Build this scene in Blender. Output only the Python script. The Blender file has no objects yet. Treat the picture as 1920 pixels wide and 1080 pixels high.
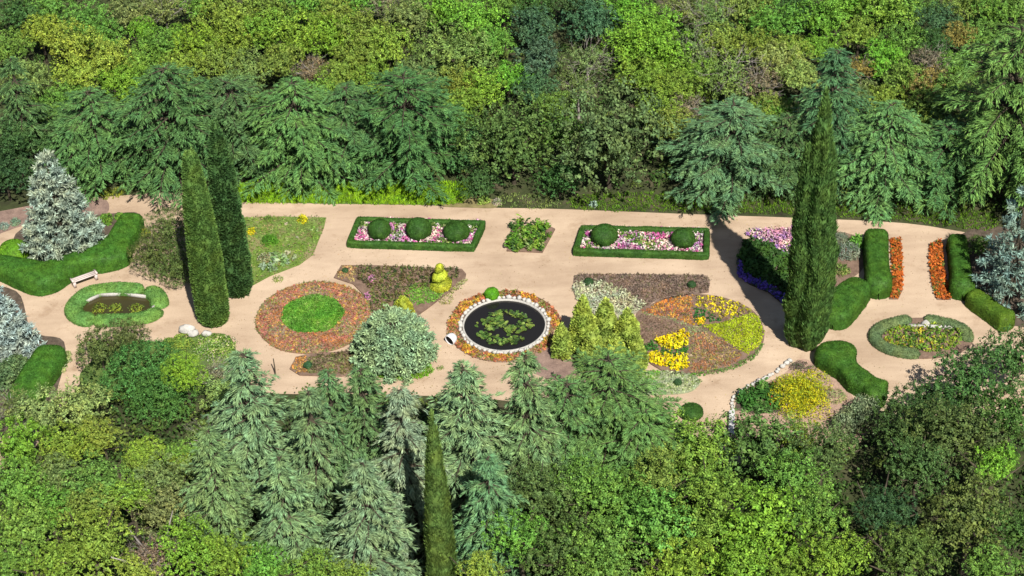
import bpy, math, random
import numpy as np
from mathutils import Matrix, Vector, Euler

random.seed(7)
RNG = np.random.default_rng(11)
SC = bpy.context.scene
COL = SC.collection

# ------------------------------------------------------------------ camera
FPX = 3700.0            # focal length in photo pixels (1920 wide)
PITCH = math.radians(37.5)
ROLL = math.radians(-1.75)
DIST = 122.0
cam_d = bpy.data.cameras.new("camera")
cam = bpy.data.objects.new("camera", cam_d)
COL.objects.link(cam)
CAM = Vector((0, -DIST * math.cos(PITCH), DIST * math.sin(PITCH)))
ROT = Euler((math.pi / 2 - PITCH, 0, 0)).to_matrix() @ Matrix.Rotation(ROLL, 3, 'Z')
cam.matrix_world = Matrix.Translation(CAM) @ ROT.to_4x4()
cam_d.sensor_width = 36
cam_d.lens = 36 * FPX / 1920
cam_d.clip_end = 2000
SC.camera = cam

# ------------------------------------------------------------------ light
SUN_EL = math.radians(50)
SUN_AZ = math.radians(18.0)          # to the right of straight behind the camera
to_sun = Vector((math.sin(SUN_AZ) * math.cos(SUN_EL), -math.cos(SUN_AZ) * math.cos(SUN_EL), math.sin(SUN_EL)))
ld = bpy.data.lights.new("sun", 'SUN')
ld.energy = 5.0
ld.angle = math.radians(0.5)
ld.color = (1.0, 0.955, 0.89)
sun = bpy.data.objects.new("sun", ld)
COL.objects.link(sun)
sun.rotation_euler = to_sun.to_track_quat('Z', 'Y').to_euler()
W = bpy.data.worlds.new("World")
SC.world = W
W.use_nodes = True
nt = W.node_tree
sky = nt.nodes.new('ShaderNodeTexSky')
sky.sky_type = 'NISHITA'
sky.sun_disc = False
sky.sun_elevation = SUN_EL
sky.sun_rotation = math.pi - SUN_AZ
bg = nt.nodes['Background']
bg.inputs['Strength'].default_value = 0.05
nt.links.new(sky.outputs[0], bg.inputs['Color'])
SC.view_settings.view_transform = 'Standard'
SC.view_settings.look = 'None'
SC.view_settings.exposure = 0.80
SC.view_settings.gamma = 1.0
SC.cycles.max_bounces = 6
SC.cycles.transparent_max_bounces = 4


def P(x, y, z=0.0):
    """ground point (at height z) seen at photo pixel x, y"""
    d = ROT @ Vector(((x - 960) / FPX, (540 - y) / FPX, -1))
    t = (z - CAM.z) / d.z
    return CAM + d * t


def ppm(x, y, z=0.0):
    """photo pixels per metre across, at that point"""
    v = P(x, y, z) - CAM
    depth = -(ROT.inverted() @ v).z
    return FPX / depth


def PX(p):
    v = ROT.inverted() @ (Vector(p) - CAM)
    return (960 + FPX * v.x / -v.z, 540 - FPX * v.y / -v.z)


# ------------------------------------------------------------------ materials
MATS = {}
AL = 0.70              # albedo scale shared by every material


def new_mat(name):
    m = bpy.data.materials.new(name)
    m.use_nodes = True
    n = m.node_tree.nodes
    return m, n, m.node_tree.links, n['Principled BSDF']


def leaf_mat(rgb=None, name='foliage', var=0.55, rough=0.55, transl=0.08, warm=0.16):
    key = ('leaf', rgb, name, var, transl)
    if key in MATS:
        return MATS[key]
    m, n, L, b = new_mat(name)
    if rgb is None:
        src = n.new('ShaderNodeObjectInfo').outputs['Color']
    else:
        r = n.new('ShaderNodeRGB')
        r.outputs[0].default_value = (*rgb, 1)
        src = r.outputs[0]
    geo = n.new('ShaderNodeNewGeometry')
    mr = n.new('ShaderNodeMapRange')
    mr.inputs['To Min'].default_value = (1 - var) * AL
    mr.inputs['To Max'].default_value = (1 + var) * AL
    L.new(geo.outputs['Random Per Island'], mr.inputs['Value'])
    tc = n.new('ShaderNodeTexCoord')
    no = n.new('ShaderNodeTexNoise')
    no.inputs['Scale'].default_value = 1.1
    no.inputs['Detail'].default_value = 3
    L.new(tc.outputs['Object'], no.inputs['Vector'])
    ramp = n.new('ShaderNodeValToRGB')
    ramp.color_ramp.elements[0].position = 0.38
    ramp.color_ramp.elements[0].color = (0.88, 0.96, 0.88, 1)
    ramp.color_ramp.elements[1].position = 0.66
    ramp.color_ramp.elements[1].color = (1.0 + warm, 1.0 + warm * 0.35, 0.8, 1)
    L.new(no.outputs['Fac'], ramp.inputs['Fac'])
    mul = n.new('ShaderNodeVectorMath')
    mul.operation = 'MULTIPLY'
    L.new(src, mul.inputs[0])
    L.new(ramp.outputs['Color'], mul.inputs[1])
    n2 = n.new('ShaderNodeTexNoise')
    n2.inputs['Scale'].default_value = 2.6
    n2.inputs['Detail'].default_value = 4
    L.new(tc.outputs['Object'], n2.inputs['Vector'])
    m2 = n.new('ShaderNodeMapRange')
    m2.inputs['From Min'].default_value = 0.35
    m2.inputs['From Max'].default_value = 0.65
    m2.inputs['To Min'].default_value = 0.72
    m2.inputs['To Max'].default_value = 1.25
    L.new(n2.outputs['Fac'], m2.inputs['Value'])
    mm = n.new('ShaderNodeMath')
    mm.operation = 'MULTIPLY'
    L.new(mr.outputs[0], mm.inputs[0])
    L.new(m2.outputs[0], mm.inputs[1])
    sc = n.new('ShaderNodeVectorMath')
    sc.operation = 'SCALE'
    L.new(mul.outputs[0], sc.inputs[0])
    L.new(mm.outputs[0], sc.inputs['Scale'])
    L.new(sc.outputs[0], b.inputs['Base Color'])
    b.inputs['Roughness'].default_value = rough
    b.inputs['Specular IOR Level'].default_value = 0.10
    if transl > 0:
        t = n.new('ShaderNodeBsdfTranslucent')
        L.new(sc.outputs[0], t.inputs['Color'])
        mx = n.new('ShaderNodeMixShader')
        mx.inputs[0].default_value = transl
        L.new(b.outputs[0], mx.inputs[1])
        L.new(t.outputs[0], mx.inputs[2])
        L.new(mx.outputs[0], n['Material Output'].inputs['Surface'])
    MATS[key] = m
    return m


def ground_mat(name, c1, c2, scale=3.0, rough=0.95, c3=None, bump=0.3, fine=40.0):
    key = ('ground', name, c1, c2)
    if key in MATS:
        return MATS[key]
    m, n, L, b = new_mat(name)
    tc = n.new('ShaderNodeTexCoord')
    no = n.new('ShaderNodeTexNoise')
    no.inputs['Scale'].default_value = scale
    no.inputs['Detail'].default_value = 6
    no.inputs['Roughness'].default_value = 0.62
    L.new(tc.outputs['Object'], no.inputs['Vector'])
    r = n.new('ShaderNodeValToRGB')
    r.color_ramp.elements[0].position = 0.34
    r.color_ramp.elements[0].color = (*c1, 1)
    r.color_ramp.elements[1].position = 0.66
    r.color_ramp.elements[1].color = (*c2, 1)
    if c3:
        e = r.color_ramp.elements.new(0.5)
        e.color = (*c3, 1)
    L.new(no.outputs['Fac'], r.inputs['Fac'])
    nf = n.new('ShaderNodeTexNoise')
    nf.inputs['Scale'].default_value = fine
    nf.inputs['Detail'].default_value = 3
    L.new(tc.outputs['Object'], nf.inputs['Vector'])
    mr = n.new('ShaderNodeMapRange')
    mr.inputs['From Min'].default_value = 0.3
    mr.inputs['From Max'].default_value = 0.7
    mr.inputs['To Min'].default_value = 0.80 * AL
    mr.inputs['To Max'].default_value = 1.16 * AL
    L.new(nf.outputs['Fac'], mr.inputs['Value'])
    sc = n.new('ShaderNodeVectorMath')
    sc.operation = 'SCALE'
    L.new(r.outputs['Color'], sc.inputs[0])
    L.new(mr.outputs[0], sc.inputs['Scale'])
    L.new(sc.outputs[0], b.inputs['Base Color'])
    b.inputs['Roughness'].default_value = rough
    b.inputs['Specular IOR Level'].default_value = 0.15
    bp = n.new('ShaderNodeBump')
    bp.inputs['Strength'].default_value = bump
    bp.inputs['Distance'].default_value = 0.05
    L.new(nf.outputs['Fac'], bp.inputs['Height'])
    L.new(bp.outputs[0], b.inputs['Normal'])
    MATS[key] = m
    return m


def path_mat():
    """pale sandy gravel: broad drifts, foot-worn streaks, darker damp stains and scattered leaf litter"""
    m, n, L, b = new_mat('sandy_gravel')
    tc = n.new('ShaderNodeTexCoord')

    def noise(scale, detail=5, rough=0.6, vec=None):
        t = n.new('ShaderNodeTexNoise')
        t.inputs['Scale'].default_value = scale
        t.inputs['Detail'].default_value = detail
        t.inputs['Roughness'].default_value = rough
        L.new(vec or tc.outputs['Object'], t.inputs['Vector'])
        return t.outputs['Fac']

    def ramp(f, p0, c0, p1, c1):
        r = n.new('ShaderNodeValToRGB')
        r.color_ramp.elements[0].position = p0
        r.color_ramp.elements[0].color = (*c0, 1)
        r.color_ramp.elements[1].position = p1
        r.color_ramp.elements[1].color = (*c1, 1)
        L.new(f, r.inputs['Fac'])
        return r.outputs['Color']

    def mul(a, c):
        v = n.new('ShaderNodeVectorMath')
        v.operation = 'MULTIPLY'
        L.new(a, v.inputs[0])
        L.new(c, v.inputs[1])
        return v.outputs[0]
    mp = n.new('ShaderNodeMapping')
    mp.inputs['Scale'].default_value = (0.25, 1.0, 1.0)
    L.new(tc.outputs['Object'], mp.inputs['Vector'])
    base = ramp(noise(0.16, 4), 0.36, (0.35, 0.26, 0.18), 0.64, (0.45, 0.345, 0.245))
    streak = ramp(noise(0.9, 5, 0.6, mp.outputs[0]), 0.35, (0.86, 0.84, 0.83), 0.6, (1.03, 1.03, 1.03))
    stain = ramp(noise(0.55, 6, 0.7), 0.30, (0.78, 0.74, 0.70), 0.44, (1, 1, 1))
    fine = ramp(noise(28, 3, 0.7), 0.32, (0.83, 0.82, 0.80), 0.62, (1.06, 1.06, 1.06))
    litter = ramp(noise(9, 2, 0.5), 0.245, (0.6, 0.52, 0.4), 0.28, (1, 1, 1))
    c = mul(mul(mul(mul(base, streak), stain), fine), litter)
    L.new(c, b.inputs['Base Color'])
    b.inputs['Roughness'].default_value = 0.95
    b.inputs['Specular IOR Level'].default_value = 0.1
    bp = n.new('ShaderNodeBump')
    bp.inputs['Strength'].default_value = 0.35
    bp.inputs['Distance'].default_value = 0.04
    L.new(noise(14, 5, 0.7), bp.inputs['Height'])
    L.new(bp.outputs[0], b.inputs['Normal'])
    return m


def plain_mat(name, rgb, rough=0.7, noise=0.15, scale=12.0):
    key = ('plain', name)
    if key in MATS:
        return MATS[key]
    c1 = tuple(v * (1 - noise) for v in rgb)
    c2 = tuple(min(1, v * (1 + noise)) for v in rgb)
    m = ground_mat(name, c1, c2, scale=scale, rough=rough, fine=60)
    MATS[key] = m
    return m


FOL = leaf_mat()
BARK = ground_mat('bark', (0.04, 0.034, 0.024), (0.11, 0.09, 0.06), scale=6, fine=25)
PALE_BARK = ground_mat('pale_bark', (0.25, 0.22, 0.19), (0.42, 0.38, 0.34), scale=6, fine=25)


# ------------------------------------------------------------------ mesh helpers
def tag(o, label=None, cat=None, group=None, kind=None):
    if label:
        o['label'] = label
    if cat:
        o['category'] = cat
    if group:
        o['group'] = group
    if kind:
        o['kind'] = kind
    return o


def empty(name, loc=(0, 0, 0), rz=0.0):
    o = bpy.data.objects.new(name, None)
    o.empty_display_size = 0.3
    o.location = loc
    o.rotation_euler.z = rz
    COL.objects.link(o)
    return o


def link(name, me, parent=None, color=None):
    o = bpy.data.objects.new(name, me)
    COL.objects.link(o)
    if parent:
        o.parent = parent
    if color:
        o.color = (*color, 1)
    return o


def np_mesh(name, V, F, mats, mi=None, smooth=False):
    """V (n,3); F list of int arrays (m,k) with the same k each, or (m,4)"""
    me = bpy.data.meshes.new(name)
    Fs = F if isinstance(F, list) else [F]
    Fs = [f for f in Fs if len(f)]
    me.vertices.add(len(V))
    me.vertices.foreach_set('co', np.asarray(V, dtype=np.float32).ravel())
    loops = np.concatenate([f.ravel() for f in Fs]).astype(np.int32)
    sizes = np.concatenate([np.full(len(f), f.shape[1]) for f in Fs]).astype(np.int32)
    starts = np.concatenate([[0], np.cumsum(sizes)[:-1]]).astype(np.int32)
    me.loops.add(len(loops))
    me.loops.foreach_set('vertex_index', loops)
    me.polygons.add(len(sizes))
    me.polygons.foreach_set('loop_start', starts)
    me.polygons.foreach_set('loop_total', sizes)
    if mi is not None:
        me.polygons.foreach_set('material_index', np.asarray(mi, dtype=np.int32))
    if smooth:
        me.polygons.foreach_set('use_smooth', np.ones(len(sizes), dtype=bool))
    for m in (mats if isinstance(mats, (list, tuple)) else [mats]):
        me.materials.append(m)
    me.update(calc_edges=True)
    me.validate()
    return me


def unit(v):
    return v / np.maximum(np.linalg.norm(v, axis=-1, keepdims=True), 1e-9)


def rnd(n):
    return unit(RNG.normal(size=(n, 3)))


def leaves(Pt, N, L, Wd, spread=0.8, up=None, updir=0.0):
    """diamond leaves at points Pt whose normals lean to N. returns (4n,3)"""
    n = len(Pt)
    nn = unit(unit(N) + rnd(n) * spread)
    a = rnd(n)
    if up is not None:
        a = unit(a * (1 - updir) + up * updir)
    U = unit(a - nn * np.sum(a * nn, axis=1, keepdims=True))
    Vv = np.cross(nn, U)
    L = np.broadcast_to(np.asarray(L, dtype=float), (n,))[:, None] * RNG.uniform(0.7, 1.3, (n, 1))
    Wd = np.broadcast_to(np.asarray(Wd, dtype=float), (n,))[:, None] * RNG.uniform(0.8, 1.2, (n, 1))
    q = np.stack([Pt - U * L / 2, Pt + Vv * Wd / 2, Pt + U * L / 2, Pt - Vv * Wd / 2], axis=1)
    return q.reshape(-1, 3)


def blades(Pt, D, N, L, Wd):
    """long thin diamonds from Pt along D, facing N"""
    n = len(Pt)
    D = unit(D)
    S = unit(np.cross(D, N))
    L = np.broadcast_to(np.asarray(L, dtype=float), (n,))[:, None]
    Wd = np.broadcast_to(np.asarray(Wd, dtype=float), (n,))[:, None]
    q = np.stack([Pt, Pt + D * L * 0.45 + S * Wd / 2, Pt + D * L, Pt + D * L * 0.45 - S * Wd / 2], axis=1)
    return q.reshape(-1, 3)


def quads(n, off=0):
    return (np.arange(n * 4).reshape(n, 4) + off)


def tube(pts, rad, k=6):
    pts = [np.array(p, float) for p in pts]
    V = []
    for i, p in enumerate(pts):
        d = pts[min(i + 1, len(pts) - 1)] - pts[max(i - 1, 0)]
        d /= np.linalg.norm(d) + 1e-9
        a = np.cross(d, (0, 0, 1)) if abs(d[2]) < 0.9 else np.cross(d, (1, 0, 0))
        a /= np.linalg.norm(a)
        b = np.cross(d, a)
        for j in range(k):
            t = 2 * math.pi * j / k
            V.append(p + (a * math.cos(t) + b * math.sin(t)) * rad[i])
    F = []
    for i in range(len(pts) - 1):
        for j in range(k):
            F.append((i * k + j, i * k + (j + 1) % k, (i + 1) * k + (j + 1) % k, (i + 1) * k + j))
    V.append(pts[-1])
    e = len(V) - 1
    # cap with degenerate-free fan as quads is awkward: triangles kept separately
    T = [((len(pts) - 1) * k + j, (len(pts) - 1) * k + (j + 1) % k, e) for j in range(k)]
    return np.array(V), np.array(F), np.array(T)


class MB:
    """collects pieces into ONE mesh"""

    def __init__(s):
        s.V, s.Q, s.T, s.mq, s.mt, s.n = [], [], [], [], [], 0

    def add(s, V, Q=None, T=None, m=0):
        if len(V) == 0:
            return s
        s.V.append(np.asarray(V, float))
        if Q is not None and len(Q):
            s.Q.append(np.asarray(Q) + s.n)
            s.mq.append(np.broadcast_to(np.asarray(m), (len(Q),)))
        if T is not None and len(T):
            s.T.append(np.asarray(T) + s.n)
            s.mt.append(np.broadcast_to(np.asarray(m if np.ndim(m) == 0 else 0), (len(T),)))
        s.n += len(V)
        return s

    def leaf(s, V, m=0):
        return s.add(V, quads(len(V) // 4), None, m)

    def tube(s, pts, rad, k=6, m=0):
        V, F, T = tube(pts, rad, k)
        return s.add(V, F, T, m)

    def box(s, c, size, rz=0.0, m=0):
        x, y, z = [v / 2 for v in size]
        v = np.array([(a * x, b * y, d * z) for d in (-1, 1) for a, b in ((-1, -1), (1, -1), (1, 1), (-1, 1))])
        R = np.array([[math.cos(rz), -math.sin(rz), 0], [math.sin(rz), math.cos(rz), 0], [0, 0, 1]])
        return s.add(v @ R.T + np.array(c), np.array([(3, 2, 1, 0), (4, 5, 6, 7), (0, 1, 5, 4), (1, 2, 6, 5), (2, 3, 7, 6), (3, 0, 4, 7)]), None, m)

    def mesh(s, name, mats, smooth=False):
        F, mi = [], []
        if s.Q:
            F.append(np.concatenate(s.Q)); mi.append(np.concatenate(s.mq))
        if s.T:
            F.append(np.concatenate(s.T)); mi.append(np.concatenate(s.mt))
        return np_mesh(name, np.concatenate(s.V), F, mats, np.concatenate(mi), smooth)

    def obj(s, name, mats, parent=None, color=None, smooth=False):
        return link(name, s.mesh(name, mats, smooth), parent, color)


def noise3(p, s, seed=0.0):
    """cheap smooth pseudo noise, -1..1"""
    x, y, z = p[:, 0] * s + seed, p[:, 1] * s + seed * 1.7, p[:, 2] * s + seed * 0.3
    return (np.sin(x * 1.3 + 1.7 * np.sin(y * 0.9 + z)) + np.sin(y * 1.7 + 1.3 * np.sin(z * 1.1 + x * 0.7)) + np.sin(z * 1.5 + 1.5 * np.sin(x * 1.2 + y * 0.5))) / 3


# ------------------------------------------------------------------ plant meshes
def lobed_crown(seed, R=3.0, flat=0.72, lobes=20, subs=34, per=13, leaf=0.2, loose=0.0, shaggy=0.5, low=-0.25, twigs=0, point=0.0, k0=0.42, k1=0.90, r0=0.20, r1=0.42, cl=0.07, spread=0.6):
    """broadleaf crown centred at the origin: lobes > sprays > leaves"""
    global RNG
    RNG = np.random.default_rng(seed)
    mb = MB()
    d = rnd(lobes * 4)
    d = d[d[:, 2] > low][:lobes]
    k = RNG.uniform(k0, k1, len(d))[:, None]
    C = d * k * R * np.array([1, 1, flat])
    C[:, 2] += point * R * RNG.uniform(0, 1, len(C)) * (1 - np.linalg.norm(C[:, :2], axis=1) / R)
    rad = RNG.uniform(r0, r1, len(C)) * R
    C = np.vstack([C, [[0, 0, 0]]])
    rad = np.append(rad, 0.50 * R)
    Pa, Na = [], []
    for i in range(len(C)):
        ns = int(subs * (rad[i] / (0.37 * R)) ** 2)
        s = rnd(ns)
        s = s[s[:, 2] > -0.45]
        sp = C[i] + s * rad[i] * RNG.uniform(0.82, 1.12, (len(s), 1)) * np.array([1, 1, 0.85])
        dist = np.linalg.norm((sp[:, None] - C[None]) / np.array([1, 1, .85]), axis=2) / rad[None]
        dist[:, i] = 9
        keep = dist.min(axis=1) > 0.80
        Pa.append(sp[keep]); Na.append(s[keep])
    Pa, Na = np.vstack(Pa), np.vstack(Na)
    if loose:
        keep = noise3(Pa, 2.2 / R * 3, seed) > -0.75 + loose
        Pa, Na = Pa[keep], Na[keep]
    n = len(Pa)
    cr = cl * R
    # each spray is a shaggy puff elongated outwards
    LP = np.repeat(Pa, per, axis=0)
    LN = np.repeat(unit(Na + np.array([0, 0, 0.45])), per, axis=0)
    off = rnd(n * per) * RNG.uniform(0.2, 1, (n * per, 1)) * cr
    off += LN * RNG.uniform(-0.4, 1.0, (n * per, 1)) * cr * shaggy * 1.6
    keep = RNG.random(n * per) < 0.94
    lsz = np.repeat(RNG.uniform(0.65, 1.35, n), per)[keep] * leaf
    V = leaves((LP + off)[keep], LN[keep], lsz, lsz * 0.6, spread)
    mb.leaf(V)
    # sparse inner foliage, keeps the crown opaque
    m = 350
    q = rnd(m) * RNG.uniform(0.2, 0.5, (m, 1)) * R * np.array([1, 1, flat])
    mb.leaf(leaves(q, q, leaf * 2.4, leaf * 1.7, 0.6))
    if twigs:
        for j in range(twigs):
            a = rnd(1)[0]
            a[2] = abs(a[2]) * 0.9 + 0.1
            a /= np.linalg.norm(a)
            e = a * R * np.array([1, 1, flat]) * RNG.uniform(0.9, 1.12)
            mid = e * 0.5 + RNG.normal(size=3) * 0.12 * R
            mb.tube([e * 0.1, mid, e], [0.03, 0.02, 0.008], 3, m=1)
            for _ in range(3):
                t = RNG.uniform(0.5, 0.95)
                s0 = mid * (1 - t) + e * t
                mb.tube([s0, s0 + (a + RNG.normal(size=3) * 0.6) * 0.2 * R], [0.014, 0.005], 3, m=1)
    return mb


def trunk_mb(h, r, limbs=5, reach=1.2, lean=0.0, seed=0):
    rg = np.random.default_rng(seed)
    mb = MB()
    top = np.array([lean * h, rg.normal() * 0.03 * h, h])
    mid = top * 0.5 + np.array([rg.normal() * 0.04 * h, rg.normal() * 0.04 * h, 0])
    mb.tube([(0, 0, -0.2), (0, 0, 0.15 * h), mid, top], [r * 1.5, r, r * 0.8, r * 0.55], 8)
    for i in range(limbs):
        a = 2 * math.pi * i / limbs + rg.uniform(-.4, .4)
        s = top * rg.uniform(0.6, 0.98)
        e = s + np.array([math.cos(a) * reach, math.sin(a) * reach, reach * rg.uniform(0.45, 0.9)])
        mb.tube([s, (s + e) / 2 + np.array([0, 0, -0.08 * reach]), e], [r * 0.5, r * 0.32, r * 0.12], 5)
    return mb


def conifer(seed, H=11.0, R=4.5, boughs=70, droop=0.32, lift=0.12, prof=0.8, pw=1.0, tiers=9, base=0.08, blade=0.48, bw=0.062, sub=1.15, jit=0.3, top=0.06, flat=0.45, gap=0.42):
    """layered cedar: trunk + boughs, each bough a flat fan of drooping feathery sprays. returns (crown MB, trunk MB)"""
    rg = np.random.default_rng(seed)
    crown, trunk = MB(), MB()
    trunk.tube([(0, 0, -0.2), (0, 0, H * 0.3), (rg.normal() * 0.1, rg.normal() * 0.1, H * 0.7), (0, 0, H * 0.97)], [0.034 * H, 0.026 * H, 0.014 * H, 0.03], 8)
    Z = np.array([0, 0, 1.0])
    S0, SD, SL = [], [], []        # sprays: start, direction, length
    for b in range(boughs):
        t = ((b + rg.uniform(-.4, .4)) / boughs)
        t = min(max(t, 0), 1) ** 1.12
        if t < 0.93:
            t = max(0.0, (round(t * tiers + 0.25 * math.sin(b * 1.3)) + rg.uniform(-0.16, 0.16)) / tiers)
            t = min(t, 0.97)
        h = H * (base + (0.985 - base) * t)
        rr = R * ((1 - t ** pw) ** prof * (1 - top) + top)
        a = b * 2.39996 + rg.uniform(-0.35, 0.35)
        Lb = rr * rg.uniform(1 - jit, 1 + jit * 0.5)
        u = np.array([math.cos(a), math.sin(a), 0])
        side = np.array([-u[1], u[0], 0])
        wob = rg.uniform(-0.15, 0.15) * Lb

        def pos(s):
            s = np.asarray(s, dtype=float)[..., None]
            return u * s * Lb + side * wob * s * s + Z * (h + lift * Lb * s * 1.6 - droop * Lb * s * s * (1.0 + lift))
        trunk.tube([pos(v) for v in (0.0, 0.35, 0.7, 0.93)], [0.02 * H * (0.3 + 0.7 * (1 - t)), 0.055, 0.035, 0.012], 4)
        # sub-boughs, alternating left and right, longest in the middle
        ns = max(3, int(Lb / gap))
        for i in range(ns + 1):
            s = 0.22 + 0.76 * i / ns
            tan = pos(s + 0.04) - pos(s)
            tan /= np.linalg.norm(tan)
            for sg in ((-1, 1) if i < ns else (0,)):
                l = sub * (0.30 + 0.30 * Lb * (1.05 - s) * (0.45 + s)) * rg.uniform(0.75, 1.25) if sg else 0.55 * sub
                d = tan * rg.uniform(0.7, 1.1) + side * sg * rg.uniform(0.6, 1.1) + rg.normal(size=3) * 0.10 - Z * rg.uniform(-0.05, 0.18)
                S0.append(pos(s + rg.uniform(-0.02, 0.02))); SD.append(d / np.linalg.norm(d)); SL.append(l)
    S0, SD, SL = np.array(S0), np.array(SD), np.array(SL)
    Ps, Ds, Ns, Ls = [], [], [], []
    n = len(S0)
    W_ = unit(np.cross(SD, np.broadcast_to(Z, SD.shape)))
    kmax = 13
    for k in range(kmax):
        f = (k + rg.uniform(0, 1, n)) / kmax
        act = (SL * kmax > k * 0) & (rg.random(n) < np.clip(SL / 0.85, 0.45, 1))
        p = S0 + SD * (SL * f)[:, None]
        p[:, 2] -= 0.26 * SL * f ** 2
        for s2 in (-1, 1):
            bd = SD * rg.uniform(0.7, 1.3, (n, 1)) + W_ * s2 * rg.uniform(0.10, 0.55, (n, 1)) + rg.normal(size=(n, 3)) * 0.16
            bd[:, 2] -= 0.05 + 0.40 * f * rg.uniform(0, 1, n)
            nn = unit(Z + rg.normal(size=(n, 3)) * flat)
            Ps.append((p + rg.normal(size=(n, 3)) * 0.03)[act]); Ds.append(bd[act]); Ns.append(nn[act])
            Ls.append((blade * rg.uniform(0.55, 1.25, n) * (1.1 - 0.45 * f))[act])
    Pt, D, N, L = np.vstack(Ps), np.vstack(Ds), np.vstack(Ns), np.concatenate(Ls)
    crown.leaf(blades(Pt, D, N, L, bw * rg.uniform(0.75, 1.35, len(Pt))))
    return crown, trunk


def puff_conifer(seed, H=7.5, R=2.5, levels=14, per=9, prof=0.85, puff=0.27, needles=26, droop=0.12, base=0.03, nl=0.16, nw=0.035, dome=False):
    """blue spruce: tiers of short boughs ending in round frosty tufts"""
    rg = np.random.default_rng(seed)
    crown, trunk = MB(), MB()
    trunk.tube([(0, 0, -0.2), (0, 0, H * 0.5), (0, 0, H * 0.97)], [0.03 * H, 0.018 * H, 0.02], 8)
    C = []
    for lv in range(levels):
        t = lv / (levels - 1)
        h = H * (base + (0.97 - base) * t)
        rr = R * (math.sqrt(max(0, 1 - t * t)) if dome else (1 - t) ** prof) + 0.08
        k = max(4, int(per * (0.35 + 0.9 * rr / R)))
        a0 = rg.uniform(0, 6.28)
        for j in range(k):
            a = a0 + 2 * math.pi * j / k + rg.uniform(-0.2, 0.2)
            Lb = rr * rg.uniform(0.82, 1.1)
            u = np.array([math.cos(a), math.sin(a), 0])
            sd = np.array([-u[1], u[0], 0])
            hh = h + rg.uniform(-0.12, 0.12)
            trunk.tube([(0, 0, hh + 0.1 * Lb), u * Lb * 0.5 + np.array([0, 0, hh + 0.02]), u * Lb * 0.92 + np.array([0, 0, hh - droop * Lb])], [0.05, 0.03, 0.012], 4)
            for s in np.arange(1.0, 0.25, -puff * 1.25 / max(Lb, 0.3)):
                wd = 0.40 * Lb * (1 - s) + 0.10
                for q in (-1, 0, 1):
                    if q == 0 or rg.random() < 0.75:
                        c = u * Lb * s + sd * q * wd * rg.uniform(0.7, 1.3) + np.array([0, 0, hh - droop * Lb * s * s + rg.uniform(-0.06, 0.08)])
                        C.append((c, u + sd * q * 0.6 + np.array([0, 0, 0.35])))
    C0 = np.array([c for c, _ in C]); D0 = unit(np.array([d for _, d in C]))
    n = len(C0)
    LP = np.repeat(C0, needles, axis=0)
    DD = np.repeat(D0, needles, axis=0)
    f = rg.uniform(-0.6, 0.9, (n * needles, 1))
    r = unit(rg.normal(size=(n * needles, 3)))
    r = unit(r + DD * 0.7)
    crown.leaf(blades(LP + DD * f * puff * 0.8, r, unit(rg.normal(size=(n * needles, 3)) + DD * .2), puff * rg.uniform(0.5, 1.0, n * needles), nw * 2.2 * rg.uniform(0.7, 1.3, n * needles)))
    return crown, trunk


def lathe(profile, k=36, wob=0.0, seed=0.0, ws=1.5):
    """closed solid of revolution from [(r, z)...] with lumps"""
    rows = len(profile)
    V = []
    for r, z in profile:
        for j in range(k):
            t = 2 * math.pi * j / k
            V.append((r * math.cos(t), r * math.sin(t), z))
    V = np.array(V)
    if wob:
        nrm = V.copy(); nrm[:, 2] = 0
        V += unit(nrm) * (noise3(V, ws, seed) * wob)[:, None]
    F = np.array([(i * k + j, i * k + (j + 1) % k, (i + 1) * k + (j + 1) % k, (i + 1) * k + j) for i in range(rows - 1) for j in range(k)])
    e0 = len(V)
    V = np.vstack([V, [[0, 0, profile[0][1]], [0, 0, profile[-1][1]]]])
    T = np.array([(j, e0, (j + 1) % k) for j in range(k)] + [((rows - 1) * k + j, (rows - 1) * k + (j + 1) % k, e0 + 1) for j in range(k)])
    return V, F, T


def surf_points(V, F, dens):
    """random points on quads F with their normals; dens per m2"""
    a, b, c, d = V[F[:, 0]], V[F[:, 1]], V[F[:, 2]], V[F[:, 3]]
    N = np.cross(c - a, d - b)
    A = np.linalg.norm(N, axis=1) / 2
    n = RNG.poisson(A * dens)
    i = np.repeat(np.arange(len(F)), n)
    u, v = RNG.random((len(i), 1)), RNG.random((len(i), 1))
    p = a[i] * (1 - u) * (1 - v) + b[i] * u * (1 - v) + c[i] * u * v + d[i] * (1 - u) * v
    return p, unit(N[i])


def column(seed, H, R, prof, rough=0.10, tuft=0.34, tw=0.07, dens=120, groove=0.12, spread=0.35, up=1.6, ws=1.6):
    """cypress-like column: lumpy core covered with upward tufts"""
    global RNG
    RNG = np.random.default_rng(seed)
    zs = np.linspace(0, 1, 40)
    pr = [(max(0.02, R * np.interp(z, [p[0] for p in prof], [p[1] for p in prof])), z * H) for z in zs]
    V, F, T = lathe(pr, 40, 0)
    rad = V.copy(); rad[:, 2] = 0
    ang = np.arctan2(V[:, 1], V[:, 0])
    lump = groove * np.sin(ang * 5 + seed + 1.2 * np.sin(V[:, 2] * 0.8)) + rough * noise3(V, ws, seed)
    V = V + rad * lump[:, None]
    mb = MB()
    core = V.copy()
    core[:, :2] *= 0.93
    mb.add(core, F, T)
    p, N = surf_points(V, F, dens)
    keep = noise3(p * np.array([1, 1, 0.45]), 5.0, seed) > -0.62
    p, N = p[keep], N[keep]
    n = len(p)
    for rep in range(2):
        D = unit(N * spread + np.array([0, 0, up]) + rnd(n) * 0.38)
        mb.leaf(blades(p - N * 0.05 + rnd(n) * 0.05, D, unit(N + rnd(n) * 0.5), tuft * RNG.uniform(0.5, 1.2, n), tw * RNG.uniform(0.7, 1.3, n)))
    return mb


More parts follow.
